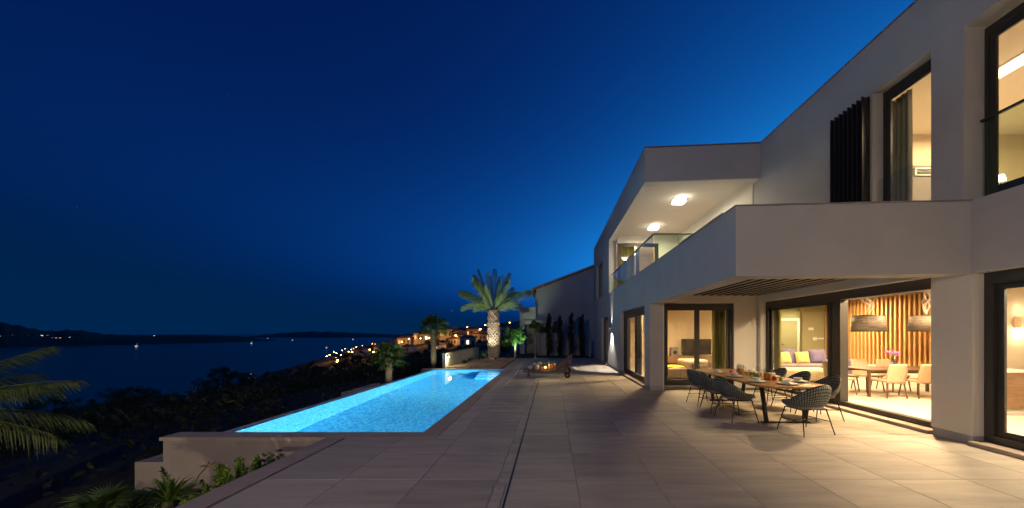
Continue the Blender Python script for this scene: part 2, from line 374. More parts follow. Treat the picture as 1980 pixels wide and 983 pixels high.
# ================================================================ terrace
TX0, TXE = -2.98, 5.65
mb = MB()
mb.box(-3.2, 5.70, 1.0, 5.07, -.7, -.02); mb.box(-1.68, 5.70, 5.07, 9.6, -.7, -.02); mb.box(-1.68, 2.60, 9.6, 21.22, -.7, -.02)
terrace = tag(mb.build('terrace', 'grout'), 'stone tiled terrace', kind='structure')
cache = {}
def tile(x0, x1, y0, y1, name, m, parent, z=0.0, th=.02, gap=.0018, bev=True):
    w, d = round(x1 - x0 - 2 * gap, 3), round(y1 - y0 - 2 * gap, 3)
    if w < .03 or d < .03: return
    key = (name, w, d, th, m)
    if key not in cache:
        b = .003
        q = MB().box(-w / 2, w / 2, -d / 2, d / 2, -th, -b)
        q.f.remove((4, 5, 6, 7))
        q.v += [(-w / 2 + b, -d / 2 + b, 0), (w / 2 - b, -d / 2 + b, 0), (w / 2 - b, d / 2 - b, 0), (-w / 2 + b, d / 2 - b, 0)]
        q.f += [(8, 9, 10, 11), (4, 5, 9, 8), (5, 6, 10, 9), (6, 7, 11, 10), (7, 4, 8, 11)]
        me = bpy.data.meshes.new(name); me.from_pydata(q.v, [], q.f); me.materials.append(M[m]); cache[key] = me
    o = bpy.data.objects.new(name, cache[key]); COL.objects.link(o); o.parent = parent
    p = Vector(parent.location) if parent else Vector()
    o.location = Vector(((x0 + x1) / 2, (y0 + y1) / 2, z)) - p
    return o
xl = [.25 + .8 * k for k in range(-5, 8)]; yl = [3.617 + .8 * k for k in range(-4, 23)]
def cut(lo, hi, a, b): return max(lo, a), min(hi, b)
for i in range(len(xl) - 1):
    for j in range(len(yl) - 1):
        for (X0, X1, Y0, Y1) in ((TX0, TXE, 1.0, 5.06), (-1.66, TXE, 5.06, 9.27), (-1.66, 2.58, 9.27, 21.2)):
            a, b = cut(xl[i], xl[i + 1], X0, X1); c, d = cut(yl[j], yl[j + 1], Y0, Y1)
            if b - a > .04 and d - c > .04: tile(a, b, c, d, 'tile', 'stone_tile', terrace)
q = MB().box(-.43, -.412, 1.0, 11.3, -.02, .002)
tag(q.build('drain_slot', 'black_steel'), 'narrow dark drain slot running along the terrace', 'drain')
dc = thing('drain_cover', 'flat stone inspection cover beside the drain slot', 'drain cover', (-.51, 3.2, 0))
MB().box(-.062, -.05, -.9, .29, -.01, .004).box(.05, .062, -.9, .29, -.01, .004).box(-.05, .05, .278, .29, -.01, .004).build('rim', 'louvre_grey', dc)
MB().box(-.047, .047, -.9, .275, -.01, .002).build('plate', 'stone_tile', dc)
for yy in (-.3, .2): MB().lathe([(.008, 0), (.008, .004)], 8, (0, yy, 0)).build('bolt', 'chrome', dc)
# edge of the terrace towards the planting
edge = MB().box(-3.215, -2.995, 1.0, 5.055, -1.6, -.021).build('terrace_edge_wall', 'wall_render')
tag(edge, 'low wall with stone cap edging the terrace above the planting', 'wall')
y = 1.0
while y < 5.05:
    tile(-3.24, -2.98, y, min(y + .95, 5.06), 'coping_stone', 'coping_stone', edge, z=.006, th=.027); y += .95

mb = MB(); n_ = 14                                                  # soil between terrace and slope
for j in range(n_ + 1):
    for i in range(n_ + 1):
        u, v = i / n_, j / n_; mb.v.append((-3.2 - 7.5 * u, -1 + 6.08 * v, -.78 - 1.5 * max(0, u - .35) + .05 * random.random()))
mb.f = [(j * (n_ + 1) + i + 1, j * (n_ + 1) + i, (j + 1) * (n_ + 1) + i, (j + 1) * (n_ + 1) + i + 1) for j in range(n_) for i in range(n_)]
tag(mb.build('planting_soil', 'earth', smooth=True), 'dark soil of the planting bed', kind='structure')

# ================================================================ swimming pool
pool = thing('swimming_pool', 'long lit blue mosaic infinity pool beside the terrace', 'pool', (-3.5, 10, 0))
WZ = -.05
PX0, PX1, PY0, PY1 = -5.0, -1.95, 5.34, 14.8
MB().box(PX0 - .1, PX1 + .28, PY0 - .25, PY1 + .28, -1.75, -1.55).build('floor', 'pool_mosaic', pool, True)
MB().box(PX1, PX1 + .27, PY0 - .25, PY1 + .27, -1.549, -.03).build('wall', 'pool_mosaic', pool, True)
MB().box(PX0 - .1, PX1 - .001, PY1, PY1 + .27, -1.549, -.03).build('wall', 'pool_mosaic', pool, True)
MB().box(PX0, PX1 - .001, PY0 - .24, PY0, -1.549, -.03).build('wall', 'pool_mosaic', pool, True)
o = MB().box(PX0 - .1, PX0, PY0 - .1, PY1 - .001, -1.549, WZ - .012).build('infinity_edge', 'pool_mosaic', pool, True)
MB().box(PX0 - .19, PX0 - .1015, PY0, PY1 + .2, -2.6, WZ - .004).build('outer_edge', 'plinth', pool, True)
for k in range(4):
    MB().box(-2.95, PX1 - .002, 14.8 - .33 * (k + 1), 14.798 - .33 * k - .001 * k, -1.548, -.22 - .3 * k).build('step', 'pool_mosaic', pool, True)
    MB().box(-2.955, PX1 - .003, 14.8 - .33 * (k + 1) - .004, 14.8 - .33 * (k + 1) + .04, -.25 - .3 * k, -.217 - .3 * k).build('step_edge', 'ceramic', pool, True)
w = MB().add([(PX0 - .05, PY0 - .01, WZ), (PX1 + .01, PY0 - .01, WZ), (PX1 + .01, PY1 + .01, WZ), (PX0 - .05, PY1 + .01, WZ)], [(0, 1, 2, 3)]).build('water', 'pool_water', pool, True)
for yy, wt in ((6.7, 640), (9.8, 60), (12.9, 640)):
    pl = MB().lathe([(.001, .03), (.06, .03), (.085, .015), (.09, 0)], 16).build('pool_light', 'lamp_pool', pool)
    pl.location = Vector((PX1 - .001, yy, -.62)) - pool.location; pl.rotation_euler = (0, R(-90), 0)
    lamp('AREA', Vector((PX1 - .05, yy, -.50)) - pool.location, wt, (.76, .96, 1), .16, (0, R(58), 0), pool, spread=R(180))
# stone coping of the pool
y = PY0
while y < PY1 + .25:
    tile(PX1, PX1 + .285, y, min(y + .8, PY1 + .28), 'coping_stone', 'coping_stone', pool, z=.004, th=.035); y += .8
x = -5.65
while x < PX1 + .28:
    tile(x, min(x + .8, PX1 + .285), 5.055, PY0, 'coping_stone', 'coping_stone', pool, z=.005, th=.05); x += .8
x = PX0 - .1
while x < PX1: tile(x, min(x + .8, PX1), PY1, PY1 + .28, 'coping_stone', 'coping_stone', pool, z=.003, th=.035); x += .8
fw = MB().box(-5.62, -3.217, 5.085, 5.098, -2.4, -.046).box(-5.62, -5.1, 5.098, 5.33, -2.4, -.046).build('retaining_wall', 'wall_render', pool, True)
MB().box(-3.86, -3.4, 4.86, 5.083, -.20, -.135).build('ledge', 'coping_stone', pool, True)
bal = thing('overflow_channel', 'low rendered overflow channel stepping down beyond the pool wall', 'channel', (-5.85, 5.1, -2.4))
MB().box(-6.06, -5.622, 5.11, 5.24, -2.4, -.37).build('end_wall', 'wall_render', bal, True)
MB().box(-6.06, -5.94, 5.241, 14.9, -2.4, -.375).build('side_wall', 'wall_render', bal, True)
MB().add([(-5.94, 5.24, -.5), (-5.2, 5.24, -.5), (-5.2, 14.9, -.5), (-5.94, 14.9, -.5)], [(0, 1, 2, 3)]).build('water', 'pool_water', bal, True)
MB().box(-5.94, -5.19, 5.24, 14.9, -1.0, -.9).build('channel_floor', 'plinth', bal, True)
# low walls on the sea side past the pool
for a, b, c, d, h, lab in ((-6.35, -6.15, 10.6, 12.6, -.28, 'short rendered wall beside the small fan palm'), (-5.55, -5.15, 14.95, 15.25, .0, 'square stone pier at the far corner of the pool')):
    q = MB().box(a, b, c, d, -2.2, h).build('garden_wall', 'wall_render', bevel=.012); tag(q, lab, 'wall')

# ================================================================ villa
V = thing('villa', 'two storey modern grey villa with balcony and lit glazed rooms', 'house', (4, 10, 0))
def vp(mb, name, m, bevel=0, parent=None, smooth=False): return mb.build(name, m, parent or V, True, smooth, bevel)
def wall(axis, a0, a1, b0, b1, z0, z1, holes=()):
    mb = MB(); br = sorted({b0, b1, *[h[0] for h in holes], *[h[1] for h in holes]})
    br = [b for b in br if b0 <= b <= b1]
    for s, e in zip(br, br[1:]):
        zs = [(z0, z1)]
        for h in holes:
            if h[0] <= s + 1e-6 and h[1] >= e - 1e-6:
                nz = []
                for p, q_ in zs:
                    if h[2] > p: nz.append((p, min(q_, h[2])))
                    if h[3] < q_: nz.append((max(p, h[3]), q_))
                zs = [t for t in nz if t[1] - t[0] > 1e-4]
        for p, q_ in zs:
            mb.box(a0, a1, s, e, p, q_) if axis == 'x' else mb.box(s, e, a0, a1, p, q_)
    return mb
RT = 6.64
# west facade, both storeys
vp(wall('x', 2.58, 2.93, 9.27, 21.6, .12, 3.285, [(9.8, 13.2, .06, 2.29), (16.2, 18.3, .06, 2.29)]), 'wall', 'plaster')
vp(wall('x', 2.58, 2.93, 15.9, 21.6, 3.2851, RT, [(17.9, 20.4, 3.42, 5.4)]), 'wall', 'plaster')
for a, b in ((9.285, 9.8), (13.2, 16.2), (18.3, 21.6)): vp(MB().box(2.595, 2.92, a, b, -.02, .1195), 'plinth', 'plinth')
vp(MB().box(2.9301, 2.96, 9.27, 9.649, .0, 2.3).box(2.9301, 2.96, 9.649, 9.66, .0, 2.3), 'column_facing', 'plaster_white')
# living room window wall under the balcony
vp(wall('y', 9.65, 9.95, 2.9305, 6.0, .0, 3.1, [(3.05, 5.0, .06, 2.33)]), 'wall', 'plaster_white')
# east wall, ground and upper storey
vp(wall('x', 5.65, 6.0, .5, 9.649, .12, 3.285, [(1.2, 4.72, .05, 2.31), (5.24, 9.52, .05, 2.35)]), 'wall', 'plaster_white')
for a, b in ((4.73, 5.23), (.5, 1.2)): vp(MB().box(5.665, 5.99, a, b, -.02, .1195), 'plinth', 'plinth')
vp(MB().box(5.645, 5.649, .5, 4.70, 2.311, 3.285).box(5.6445, 5.649, 4.70, 4.737, 2.3, 3.285), 'facade_band', 'plaster')
vp(wall('x', 5.65, 6.0, .5, 15.7, 3.2855, RT, [(.9, 4.82, 3.29, 5.70), (5.24, 6.2, 3.32, 5.73), (11.6, 15.5, 3.30, 5.5)]), 'wall', 'plaster')
# balcony: front and side parapets, ceiling slab, roof edge
fr = [(2.58, 4.93), (5.6495, 4.735), (5.6495, 5.035), (2.58, 5.23)]
vp(MB().prism(fr, 2.30, 3.285), 'parapet', 'plaster', .006)
vp(MB().box(2.58, 2.93, 5.2305, 9.2695, 2.30, 3.285), 'parapet', 'plaster')
vp(MB().prism([(2.57, 4.92), (5.66, 4.722), (5.66, 5.05), (2.57, 5.245)], 3.286, 3.302).box(2.57, 2.94, 5.246, 15.9, 3.286, 3.302), 'parapet_cap', 'louvre_grey')
vp(MB().box(2.9305, 5.6495, 5.036, 9.6495, 2.72, 3.18), 'slab', 'plaster_white')
vp(MB().box(2.9305, 3.72, 5.232, 9.649, 2.54, 2.72), 'soffit', 'plaster_white')
vp(MB().box(3.721, 5.648, 5.232, 9.648, 2.548, 2.7195), 'louvre_gap_shade', 'gap_shade_black')  # solid black fill, its colour gives the shade above the slats
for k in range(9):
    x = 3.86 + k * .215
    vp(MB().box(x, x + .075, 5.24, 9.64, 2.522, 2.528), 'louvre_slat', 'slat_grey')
# upper roof over the balcony
vp(MB().prism([(2.58, 9.75), (5.6495, 9.5), (5.6495, 9.84), (2.58, 10.08)], 5.70, RT), 'roof_beam', 'plaster', .006)
vp(MB().box(2.58, 2.93, 10.081, 15.8995, 5.70, RT), 'roof_beam', 'plaster')
vp(MB().box(2.9305, 5.6495, 9.9, 15.69, 5.86, 6.3), 'balcony_ceiling', 'plaster_white')
vp(MB().prism([(2.585, 9.78), (5.64, 9.53), (5.64, 9.83), (2.585, 10.07)], 5.694, 5.6995).box(2.585, 2.925, 10.08, 15.895, 5.694, 5.6995), 'beam_soffit', 'plaster_white')
vp(MB().box(2.931, 5.62, 15.7, 15.89, 5.53, 5.859).box(4.77, 5.649, 15.7, 15.89, 3.3, 5.53), 'balcony_back_wall', 'plaster_white')
vp(MB().box(2.9305, 2.945, 10.0, 15.69, 5.70, 5.86), 'beam_lining', 'plaster_white')
vp(MB().box(5.63, 5.6495, 9.86, 11.598, 3.3, 5.86).box(5.63, 5.6495, 11.598, 15.69, 5.502, 5.86), 'balcony_wall_lining', 'plaster_white')
vp(MB().box(2.57, 2.94, 9.74, 21.61, RT + .001, RT + .03).box(5.64, 6.1, .5, 9.5, RT + .001, RT + .03).prism([(2.57, 9.735), (5.66, 9.485), (5.66, 9.6), (2.95, 9.739)], RT + .001, RT + .03), 'roof_trim', 'sideboard_wood')
vp(MB().box(2.931, 10.9, 10, 21.59, 6.31, 6.4).box(6.001, 10.9, .5, 9.999, 6.31, 6.4), 'roof_slab', 'plaster')
vp(MB().box(2.94, 5.649, 9.66, 15.69, 3.19, 3.284).box(2.94, 5.649, 5.3, 9.66, 3.185, 3.22), 'balcony_floor', 'stone_tile')
vp(MB().box(2.931, 11.8, 21.35, 21.6, 0, 6.3), 'north_wall', 'plaster')
# rooms
vp(MB().box(2.93, 6.0, 9.951, 15.6, -.1, .03).box(6.0005, 11.7, .5, 15.6, -.1, .03).box(2.93, 6.0, 15.81, 21.349, -.1, .03), 'room_floor', 'interior_floor')
vp(MB().box(2.93, 6.0, 9.951, 15.6, 2.66, 2.9).box(6.0005, 11.7, .5, 15.6, 2.66, 2.9).box(2.93, 6.0, 15.81, 21.349, 2.5, 2.9), 'room_ceiling', 'interior_white')
vp(MB().box(6.0005, 11.7, .5, 15.6, 3.1, 3.284).box(2.93, 6.0, 15.9, 21.349, 3.1, 3.284), 'upper_floor', 'interior_floor')
vp(MB().box(6.0005, 10.9, .5, 15.69, 5.8, 5.9).box(2.931, 5.65, 15.9, 21.349, 5.72, 5.85), 'upper_ceiling', 'interior_white')
vp(MB().box(2.931, 8.6, 15.45, 15.599, .03, 2.66), 'room_wall', 'interior_cream')
vp(MB().box(8.6, 11.7, 15.45, 15.599, .03, 2.66), 'room_wall', 'interior_olive')
vp(MB().box(9.4, 10.349, 13.2, 13.34, .03, 2.66), 'room_wall', 'interior_olive')
vp(MB().box(11.55, 11.7, 13.34, 15.449, .03, 2.66).box(10.35, 11.55, 13.341, 13.4, .03, 2.66), 'room_wall', 'interior_olive')
vp(MB().box(10.35, 10.55, 7.26, 13.2, .03, 2.66), 'room_wall', 'interior_white')
vp(MB().box(7.9, 10.349, 7.1, 7.255, .03, 2.66), 'room_wall', 'interior_cream')
vp(MB().box(10.35, 10.5, .5, 7.25, .03, 2.66).box(6.001, 10.349, .5, .65, .03, 2.66), 'room_wall', 'interior_cream')
vp(MB().box(2.931, 2.95, 13.21, 15.449, .03, 2.66).box(2.931, 2.95, 9.951, 13.2, 2.32, 2.66), 'room_wall', 'interior_cream')
vp(MB().box(5.5, 5.6, 15.9, 21.3, .03, 2.5), 'room_wall', 'interior_cream')
vp(MB().box(10.3, 10.45, .65, 15.69, 3.285, 5.8).box(6.001, 10.299, .5, .649, 3.285, 5.8).box(6.001, 10.299, 15.45, 15.6, 3.285, 5.8), 'upper_room_wall', 'interior_cream')
vp(MB().box(6.001, 10.299, 7.6, 7.75, 3.285, 5.8), 'upper_room_wall', 'interior_cream')
vp(MB().box(7.6, 9.1, 7.5, 7.599, 3.285, 5.08), 'headboard_wall', 'interior_grey')
vp(MB().box(5.5, 5.64, 15.9, 21.3, 3.285, 5.72).box(2.931, 5.499, 19.2, 19.3, 3.285, 5.72), 'upper_room_wall', 'interior_cream')
vp(MB().box(9.2, 9.21, 15.43, 15.449, .03, .05), 'skirting', 'interior_white')
# oak slats lining the dining room
back = vp(MB().box(10.30, 10.349, 7.9, 13.19, .52, 2.62), 'slat_panel', 'oak_slat')
sl = MB().box(-.05, .05, -.02, .02, 0, 2.1); me = None
for k in range(38):
    if me is None: o = sl.build('slat', 'oak_slat', back); me = o.data
    else: o = bpy.data.objects.new('slat', me); COL.objects.link(o); o.parent = back
    o.location = Vector((10.252, 7.95 + .14 * k, .52 + .0)); o.rotation_euler = (0, 0, R(14))
vp(MB().box(10.02, 10.299, 7.9, 13.19, .03, .50), 'bench_ledge', 'interior_white')

# --- windows
def win(axis, a, b0, b1, z0, z1, parts, fw=.07, dep=.08, name='window', m='anthracite', head=0, sill=None, out=-1, skip=()):
    """frame in the plane axis=a from b0..b1; parts = number of panes, skip = open panes"""
    def bx(mb, p0, p1, q0, q1, r0, r1):
        return mb.box(p0, p1, q0, q1, r0, r1) if axis == 'x' else mb.box(q0, q1, p0, p1, r0, r1)
    f = MB(); d0, d1 = a, a + dep
    bx(f, d0, d1, b0, b0 + fw, z0, z1); bx(f, d0, d1, b1 - fw, b1, z0, z1)
    bx(f, d0, d1, b0 + fw, b1 - fw, z1 - fw - head, z1); bx(f, d0, d1, b0 + fw, b1 - fw, z0, z0 + fw)
    fo = vp(f, name, m)
    s = (b1 - b0 - 2 * fw) / parts
    for k in range(parts):
        u0, u1 = b0 + fw + k * s, b0 + fw + (k + 1) * s; t0, t1 = z0 + fw, z1 - fw - head
        if k in skip: continue
        sh = .0 if k % 2 == 0 else .035
        e = MB(); w_ = .075; e0, e1 = d0 + .012 + sh, d0 + .045 + sh
        u0 += .002; u1 -= .002
        bx(e, e0, e1, u0, u0 + w_, t0, t1); bx(e, e0, e1, u1 - w_, u1, t0, t1)
        bx(e, e0, e1, u0 + w_, u1 - w_, t0, t0 + w_); bx(e, e0, e1, u0 + w_, u1 - w_, t1 - w_, t1)
        e.build('sash', m, fo, True)
        gl = MB(); bx(gl, e0 + .014, e0 + .020, u0 + w_, u1 - w_, t0 + w_, t1 - w_); gl.build('pane', 'glass', fo, True)
    if sill:
        sb = MB(); bx(sb, sill[0], sill[1], b0, b1, sill[2], sill[3]); sb.build('sill', 'coping_stone', fo, True)
    return fo
win('x', 2.70, 9.8, 13.2, .06, 2.29, 2, head=.10, name='sliding_door', sill=(2.53, 2.70, .001, .05))
win('x', 2.72, 16.2, 18.3, .06, 2.29, 1, name='glazed_door', sill=(2.53, 2.70, .001, .05))
win('x', 2.74, 17.9, 20.4, 3.42, 5.4, 1)
win('y', 9.72, 3.05, 5.0, .06, 2.33, 2, head=.04, name='sliding_window', fw=.08, sill=(9.6, 9.72, .001, .05))
sd = win('x', 5.80, 5.24, 9.52, .05, 2.35, 2, head=.08, fw=.09, dep=.14, name='sliding_door', sill=(5.60, 5.80, .001, .055), skip=(0,))
q = MB().box(5.79, 5.95, 7.06, 7.16, .14, 2.18).box(5.86, 5.93, 7.17, 7.40, .14, 2.18).build('mullion', 'anthracite', sd, True)
MB().tube([(5.77, 7.1, .95), (5.74, 7.1, .95), (5.74, 7.1, 1.12), (5.77, 7.1, 1.12)], .009, 8).build('handle', 'black_steel', sd, True)
win('x', 5.80, 1.2, 4.72, .05, 2.31, 2, head=.06, fw=.1, dep=.12, name='sliding_door', sill=(5.58, 5.80, .001, .055))
win('x', 5.84, 5.24, 6.2, 3.32, 5.73, 1, head=.06, fw=.05, name='window')
win('x', 5.92, .95, 4.81, 3.36, 5.66, 1, head=.08, fw=.04, name='window')
win('x', 5.70, 11.6, 15.5, 3.30, 5.5, 3, name='balcony_door')
win('y', 15.74, 2.935, 4.765, 3.30, 5.525, 2, name='balcony_door')
# glass balustrades
def balus(p0, p1, z0, z1, panes):
    p0, p1 = Vector(p0), Vector(p1); d = (p1 - p0); n = d.normalized(); L_ = d.length; s = Vector((-n.y, n.x, 0))
    ro = vp(MB().obox((p0 + p1) / 2 + Vector((0, 0, z0 + .02)), (n, s, (0, 0, 1)), (L_ / 2, .018, .02)), 'balustrade', 'anthracite')
    MB().obox((p0 + p1) / 2 + Vector((0, 0, z1)), (n, s, (0, 0, 1)), (L_ / 2 + .012, .022, .014)).build('handrail', 'anthracite', ro, True)
    for k in range(panes):
        c = p0 + d * ((k + .5) / panes)
        MB().obox(c + Vector((0, 0, (z0 + z1) / 2 + .015)), (n, s, (0, 0, 1)), (L_ / panes / 2 - .006, .006, (z1 - z0) / 2 - .03)).build('glass_panel', 'glass_rail', ro, True)
balus((2.70, 9.37, 0), (2.70, 15.86, 0), 3.303, 4.14, 4)
balus((2.72, 9.35, 0), (5.62, 9.35, 0), 3.225, 4.14, 2)
balus((5.88, 1.0, 0), (5.88, 4.80, 0), 3.30, 4.40, 2)
vp(MB().box(5.70, 5.712, 5.27, 6.17, 3.34, 4.18), 'glass_guard', 'glass')
# vertical shutter fins
sh = vp(MB().box(5.60, 5.648, 6.24, 6.26, 3.3, 5.7), 'shutter_rail', 'shutter_dark')
for k in range(8):
    yy = 6.24 + k * .098
    MB().obox((5.55, yy, 4.49), ((.94, .34, 0), (-.34, .94, 0), (0, 0, 1)), (.085, .011, 1.19)).build('shutter_fin', 'shutter_dark', sh, True)
MB().box(5.52, 5.645, 6.24, 6.98, 3.306, 3.33).box(5.60, 5.645, 6.24, 6.98, 5.60, 5.63).build('shutter_track', 'shutter_dark', sh, True)
# wall vent in the upper room
vo = MB().box(7.72, 8.10, 7.47, 7.498, 4.86, 5.02).build('air_vent', 'interior_white', V, True)
for k in range(4): MB().box(7.75, 8.07, 7.46, 7.4695, 4.885 + .03 * k, 4.897 + .03 * k).build('vent_slat', 'dark_opening', vo, True)
# interior door and switches on the olive walls
dr = MB().box(9.92, 10.02, 15.41, 15.448, .03, 2.16).box(10.76, 10.86, 15.41, 15.448, .03, 2.16).box(10.02, 10.76, 15.41, 15.448, 2.06, 2.16).build('interior_door', 'interior_white', V, True)
MB().box(10.021, 10.759, 15.43, 15.447, .03, 2.059).build('door_leaf', 'interior_olive', dr, True)
MB().box(10.05, 10.15, 15.38, 15.40, 1.0, 1.03).build('handle', 'chrome', dr, True)
MB().box(9.62, 9.80, 13.16, 13.199, 1.62, 1.72).build('thermostat', 'white_plastic', V, True)
MB().box(9.80, 9.93, 13.17, 13.199, 1.24, 1.36).build('switch_panel', 'white_plastic', V, True)
MB().box(9.97, 10.2, 13.17, 13.199, 1.28, 1.33).build('switch_panel', 'white_plastic', V, True)

# ================================================================ lamps
def down(loc, watts, label, r=.07, col=(1, .72, .42), group='recessed ceiling lights', spread=R(170), size=.25):
    t = thing('downlight', label, 'ceiling light', loc, group=group)
    MB().lathe([(r * .75, -.012), (r, -.012), (r, 0), (r * .75, 0)], 20).build('trim', 'white_plastic', t)
    MB().lathe([(.0001, -.006), (r * .74, -.006)], 20).build('lens', 'lamp_white', t)
    lamp('AREA', (0, 0, -.03), watts * 1.7, col, size, (0, 0, 0), t, spread=spread)
    return t
WARM = (1, .68, .36)
down((4.3, 12.2, 2.66), 140, 'recessed light over the television lounge', col=WARM)
down((3.7, 12.0, 2.66), 75, 'added recessed light just inside the west sliding door', col=WARM)  # added lamp, throws more light out over the terrace
down((7.6, 10.6, 2.66), 75, 'recessed light over the violet sofa', col=(1, .75, .42))
down((6.7, 6.5, 2.66), 210, 'recessed light inside the open sliding door', col=WARM)
down((9.3, 10.9, 2.66), 130, 'recessed light close to the oak slat wall', col=WARM)
down((8.4, 7.7, 2.66), 85, 'recessed light by the dining chairs', col=WARM)
down((10.4, 14.4, 2.66), 70, 'recessed light before the framed interior door', col=(1, .78, .45))
down((7.0, 3.6, 2.66), 240, 'recessed light in the kitchen', col=(1, .74, .48))
down((4.2, 18.4, 2.5), 90, 'recessed light behind the far ground floor door', col=WARM)
down((8.15, 6.6, 5.8), 60, 'recessed light in the upper corner bedroom', col=WARM)
down((8.0, 13, 5.8), 110, 'recessed light behind the balcony doors', col=WARM)
# square lamps on the balcony ceiling
def square_lamp(loc, watts, label, grp='square balcony ceiling lamps'):
    t = thing('ceiling_lamp', label, 'ceiling lamp', loc, group=grp)
    MB().box(-.23, .23, -.21, .21, -.03, -.001).build('base_plate', 'chrome', t)
    MB().box(-.18, .18, -.16, .16, -.10, -.031).build('diffuser', 'lamp_white', t, bevel=.012)
    lamp('AREA', (0, 0, -.13), watts, (1, .82, .55), .3, (0, 0, 0), t, spread=R(178))
    lamp('POINT', (.0, -.27, -.10), watts * .07, (1, .82, .55), .03, parent=t)
    return t
square_lamp((4.16, 11.5, 5.86), 115, 'square glowing ceiling lamp nearer the front of the balcony')
square_lamp((4.16, 14.4, 5.86), 100, 'square glowing ceiling lamp by the rear balcony door')
# room lamps upstairs
t = thing('ceiling_lamp', 'rounded white panel lamp on the upper right bedroom ceiling', 'ceiling lamp', (7.35, 5.6, 5.8))
MB().box(-.12, .12, -.32, .32, -.06, -.001).build('diffuser', 'lamp_soft', t, bevel=.04); MB().box(-.15, .15, -.36, .36, -.02, -.0005).build('base_plate', 'white_plastic', t)
lamp('AREA', (0, 0, -.1), 150, (1, .72, .42), .5, (0, 0, 0), t, spread=R(178))
t = thing('bedside_lamp', 'small glowing bedside lamp beyond the upper glass rail', 'lamp', (8.1, 6.35, 3.285))
MB().lathe([(.09, 0), (.09, .02), (.012, .03), (.012, .95)], 14).build('stand', 'chrome', t)
MB().lathe([(.07, .97), (.045, 1.07)], 16).build('lamp_shade', 'lamp_white', t, smooth=True)
lamp('POINT', (0, 0, 1.3), 10, WARM, .06, parent=t)
t = thing('ceiling_lamp', 'round glowing lamp in the room behind the far balcony door', 'ceiling lamp', (3.9, 17.3, 5.72))
MB().lathe([(.02, -.001), (.02, -.25), (.22, -.27), (.24, -.32), (.20, -.36), (.0001, -.37)], 20).build('diffuser', 'lamp_soft', t, smooth=True)
lamp('POINT', (0, 0, -.5), 120, (1, .66, .40), .15, parent=t)
# up and down wall lamp on the west facade
def wall_lamp(loc, ang, up, dn, label, grp='up and down wall lamps', cone=82):
    t = thing('wall_lamp', label, 'wall lamp', loc, ang, group=grp)      # local -x points away from the wall
    MB().box(-.012, -.001, -.05, .05, -.07, .07).build('wall_plate', 'chrome', t)
    MB().lathe([(.05, -.075), (.055, -.075), (.055, .075), (.05, .075)], 18, (-.085, 0, 0)).build('housing', 'white_plastic', t)
    MB().lathe([(.0001, .07), (.05, .07)], 16, (-.085, 0, 0)).build('lens', 'lamp_white', t)
    MB().lathe([(.0001, -.07), (.05, -.07)], 16, (-.085, 0, 0)).build('lens', 'lamp_white', t)
    if dn: lamp('SPOT', (-.085, 0, -.085), dn, (1, .88, .74), .015, (0, 0, 0), t, spot=R(cone), blend=.06)
    if up: lamp('SPOT', (-.085, 0, .085), up, (1, .90, .80), .015, (math.pi, 0, 0), t, spot=R(44), blend=.25)
    return t
wall_lamp((2.58, 15.1, 1.66), 0, 130, 300, 'up and down wall lamp between the two glazed doors', cone=94)
t = thing('lamp_post', 'garden lamp post standing behind the viewer', 'lamp post', (-3.0, -5.0, -.4))
MB().lathe([(.12, 0), (.12, .03), (.045, .05), (.04, 3.6), (.05, 3.62)], 14).build('post', 'anthracite', t)
MB().lathe([(.0001, 3.62), (.16, 3.66), (.20, 3.9), (.14, 4.1), (.0001, 4.12)], 18).build('globe', 'lamp_soft', t, smooth=True)
lamp('POINT', (0, .3, 3.95), 1450, (1, .80, .64), .25, parent=t)
# sconce in the kitchen
t = thing('wall_sconce', 'beige block sconce glowing on the kitchen wall', 'wall lamp', (9.42, 7.1, 1.62))
MB().box(-.10, .10, -.10, -.001, -.02, .22).build('housing', 'leather_beige', t, bevel=.02)
MB().box(-.08, .08, -.09, -.02, -.0265, -.0205).build('lens', 'lamp_white', t)
lamp('POINT', (0, -.16, -.12), 9, (1, .78, .5), .03, parent=t); lamp('POINT', (0, -.16, .34), 4, (1, .78, .5), .03, parent=t)
# pendants over the dining table
def pendant(loc, label):
    t = thing('pendant_lamp', label, 'pendant lamp', loc, group='woven drum pendants over the dining table')
    MB().lathe([(.34, 0), (.30, .38)], 32).build('lamp_shade', 'shade_weave', t, smooth=True)
    MB().lathe([(.342, -.006), (.342, .012)], 32).lathe([(.303, .37), (.303, .386)], 32).build('shade_rim', 'black_steel', t)
    c = MB(); rr = random.Random(len(label))
    for k in range(6):
        a = rr.uniform(0, 6.28); b = rr.uniform(.06, .2)
        pts = [(0.02 * math.cos(k), .02 * math.sin(k), 1.09)]
        for i in range(1, 9):
            u = i / 9; w_ = b * math.sin(math.pi * u) * (1 if k < 3 else -1)
            pts.append((math.cos(a + 5 * u) * w_, math.sin(a + 5 * u) * w_, 1.09 - .66 * u))
        pts.append((0, 0, .40)); c.tube(pts, .007, 5)
    c.build('cord', 'cord_white', t)
    MB().ball((0, 0, .2), .06, 8).build('bulb', 'lamp_warm', t, smooth=True)
    lamp('POINT', (0, 0, .12), 70, WARM, .06, parent=t); lamp('POINT', (0, 0, .32), 14, WARM, .06, parent=t)
    return t
pendant((7.66, 8.5, 1.55), 'woven drum pendant with tangled cords in full view over the dining table')
pendant((9.06, 8.5, 1.55), 'woven drum pendant half hidden by the pillar')
t = thing('pendant_lamp', 'slender white tube pendant inside the lounge window', 'pendant lamp', (5.2, 11.2, 1.85))
MB().lathe([(.05, 0), (.028, .26), (.012, .42)], 14).build('lamp_shade', 'lamp_soft', t, smooth=True); MB().tube([(0, 0, .42), (0, 0, .81)], .006, 6).build('cord', 'cord_white', t)

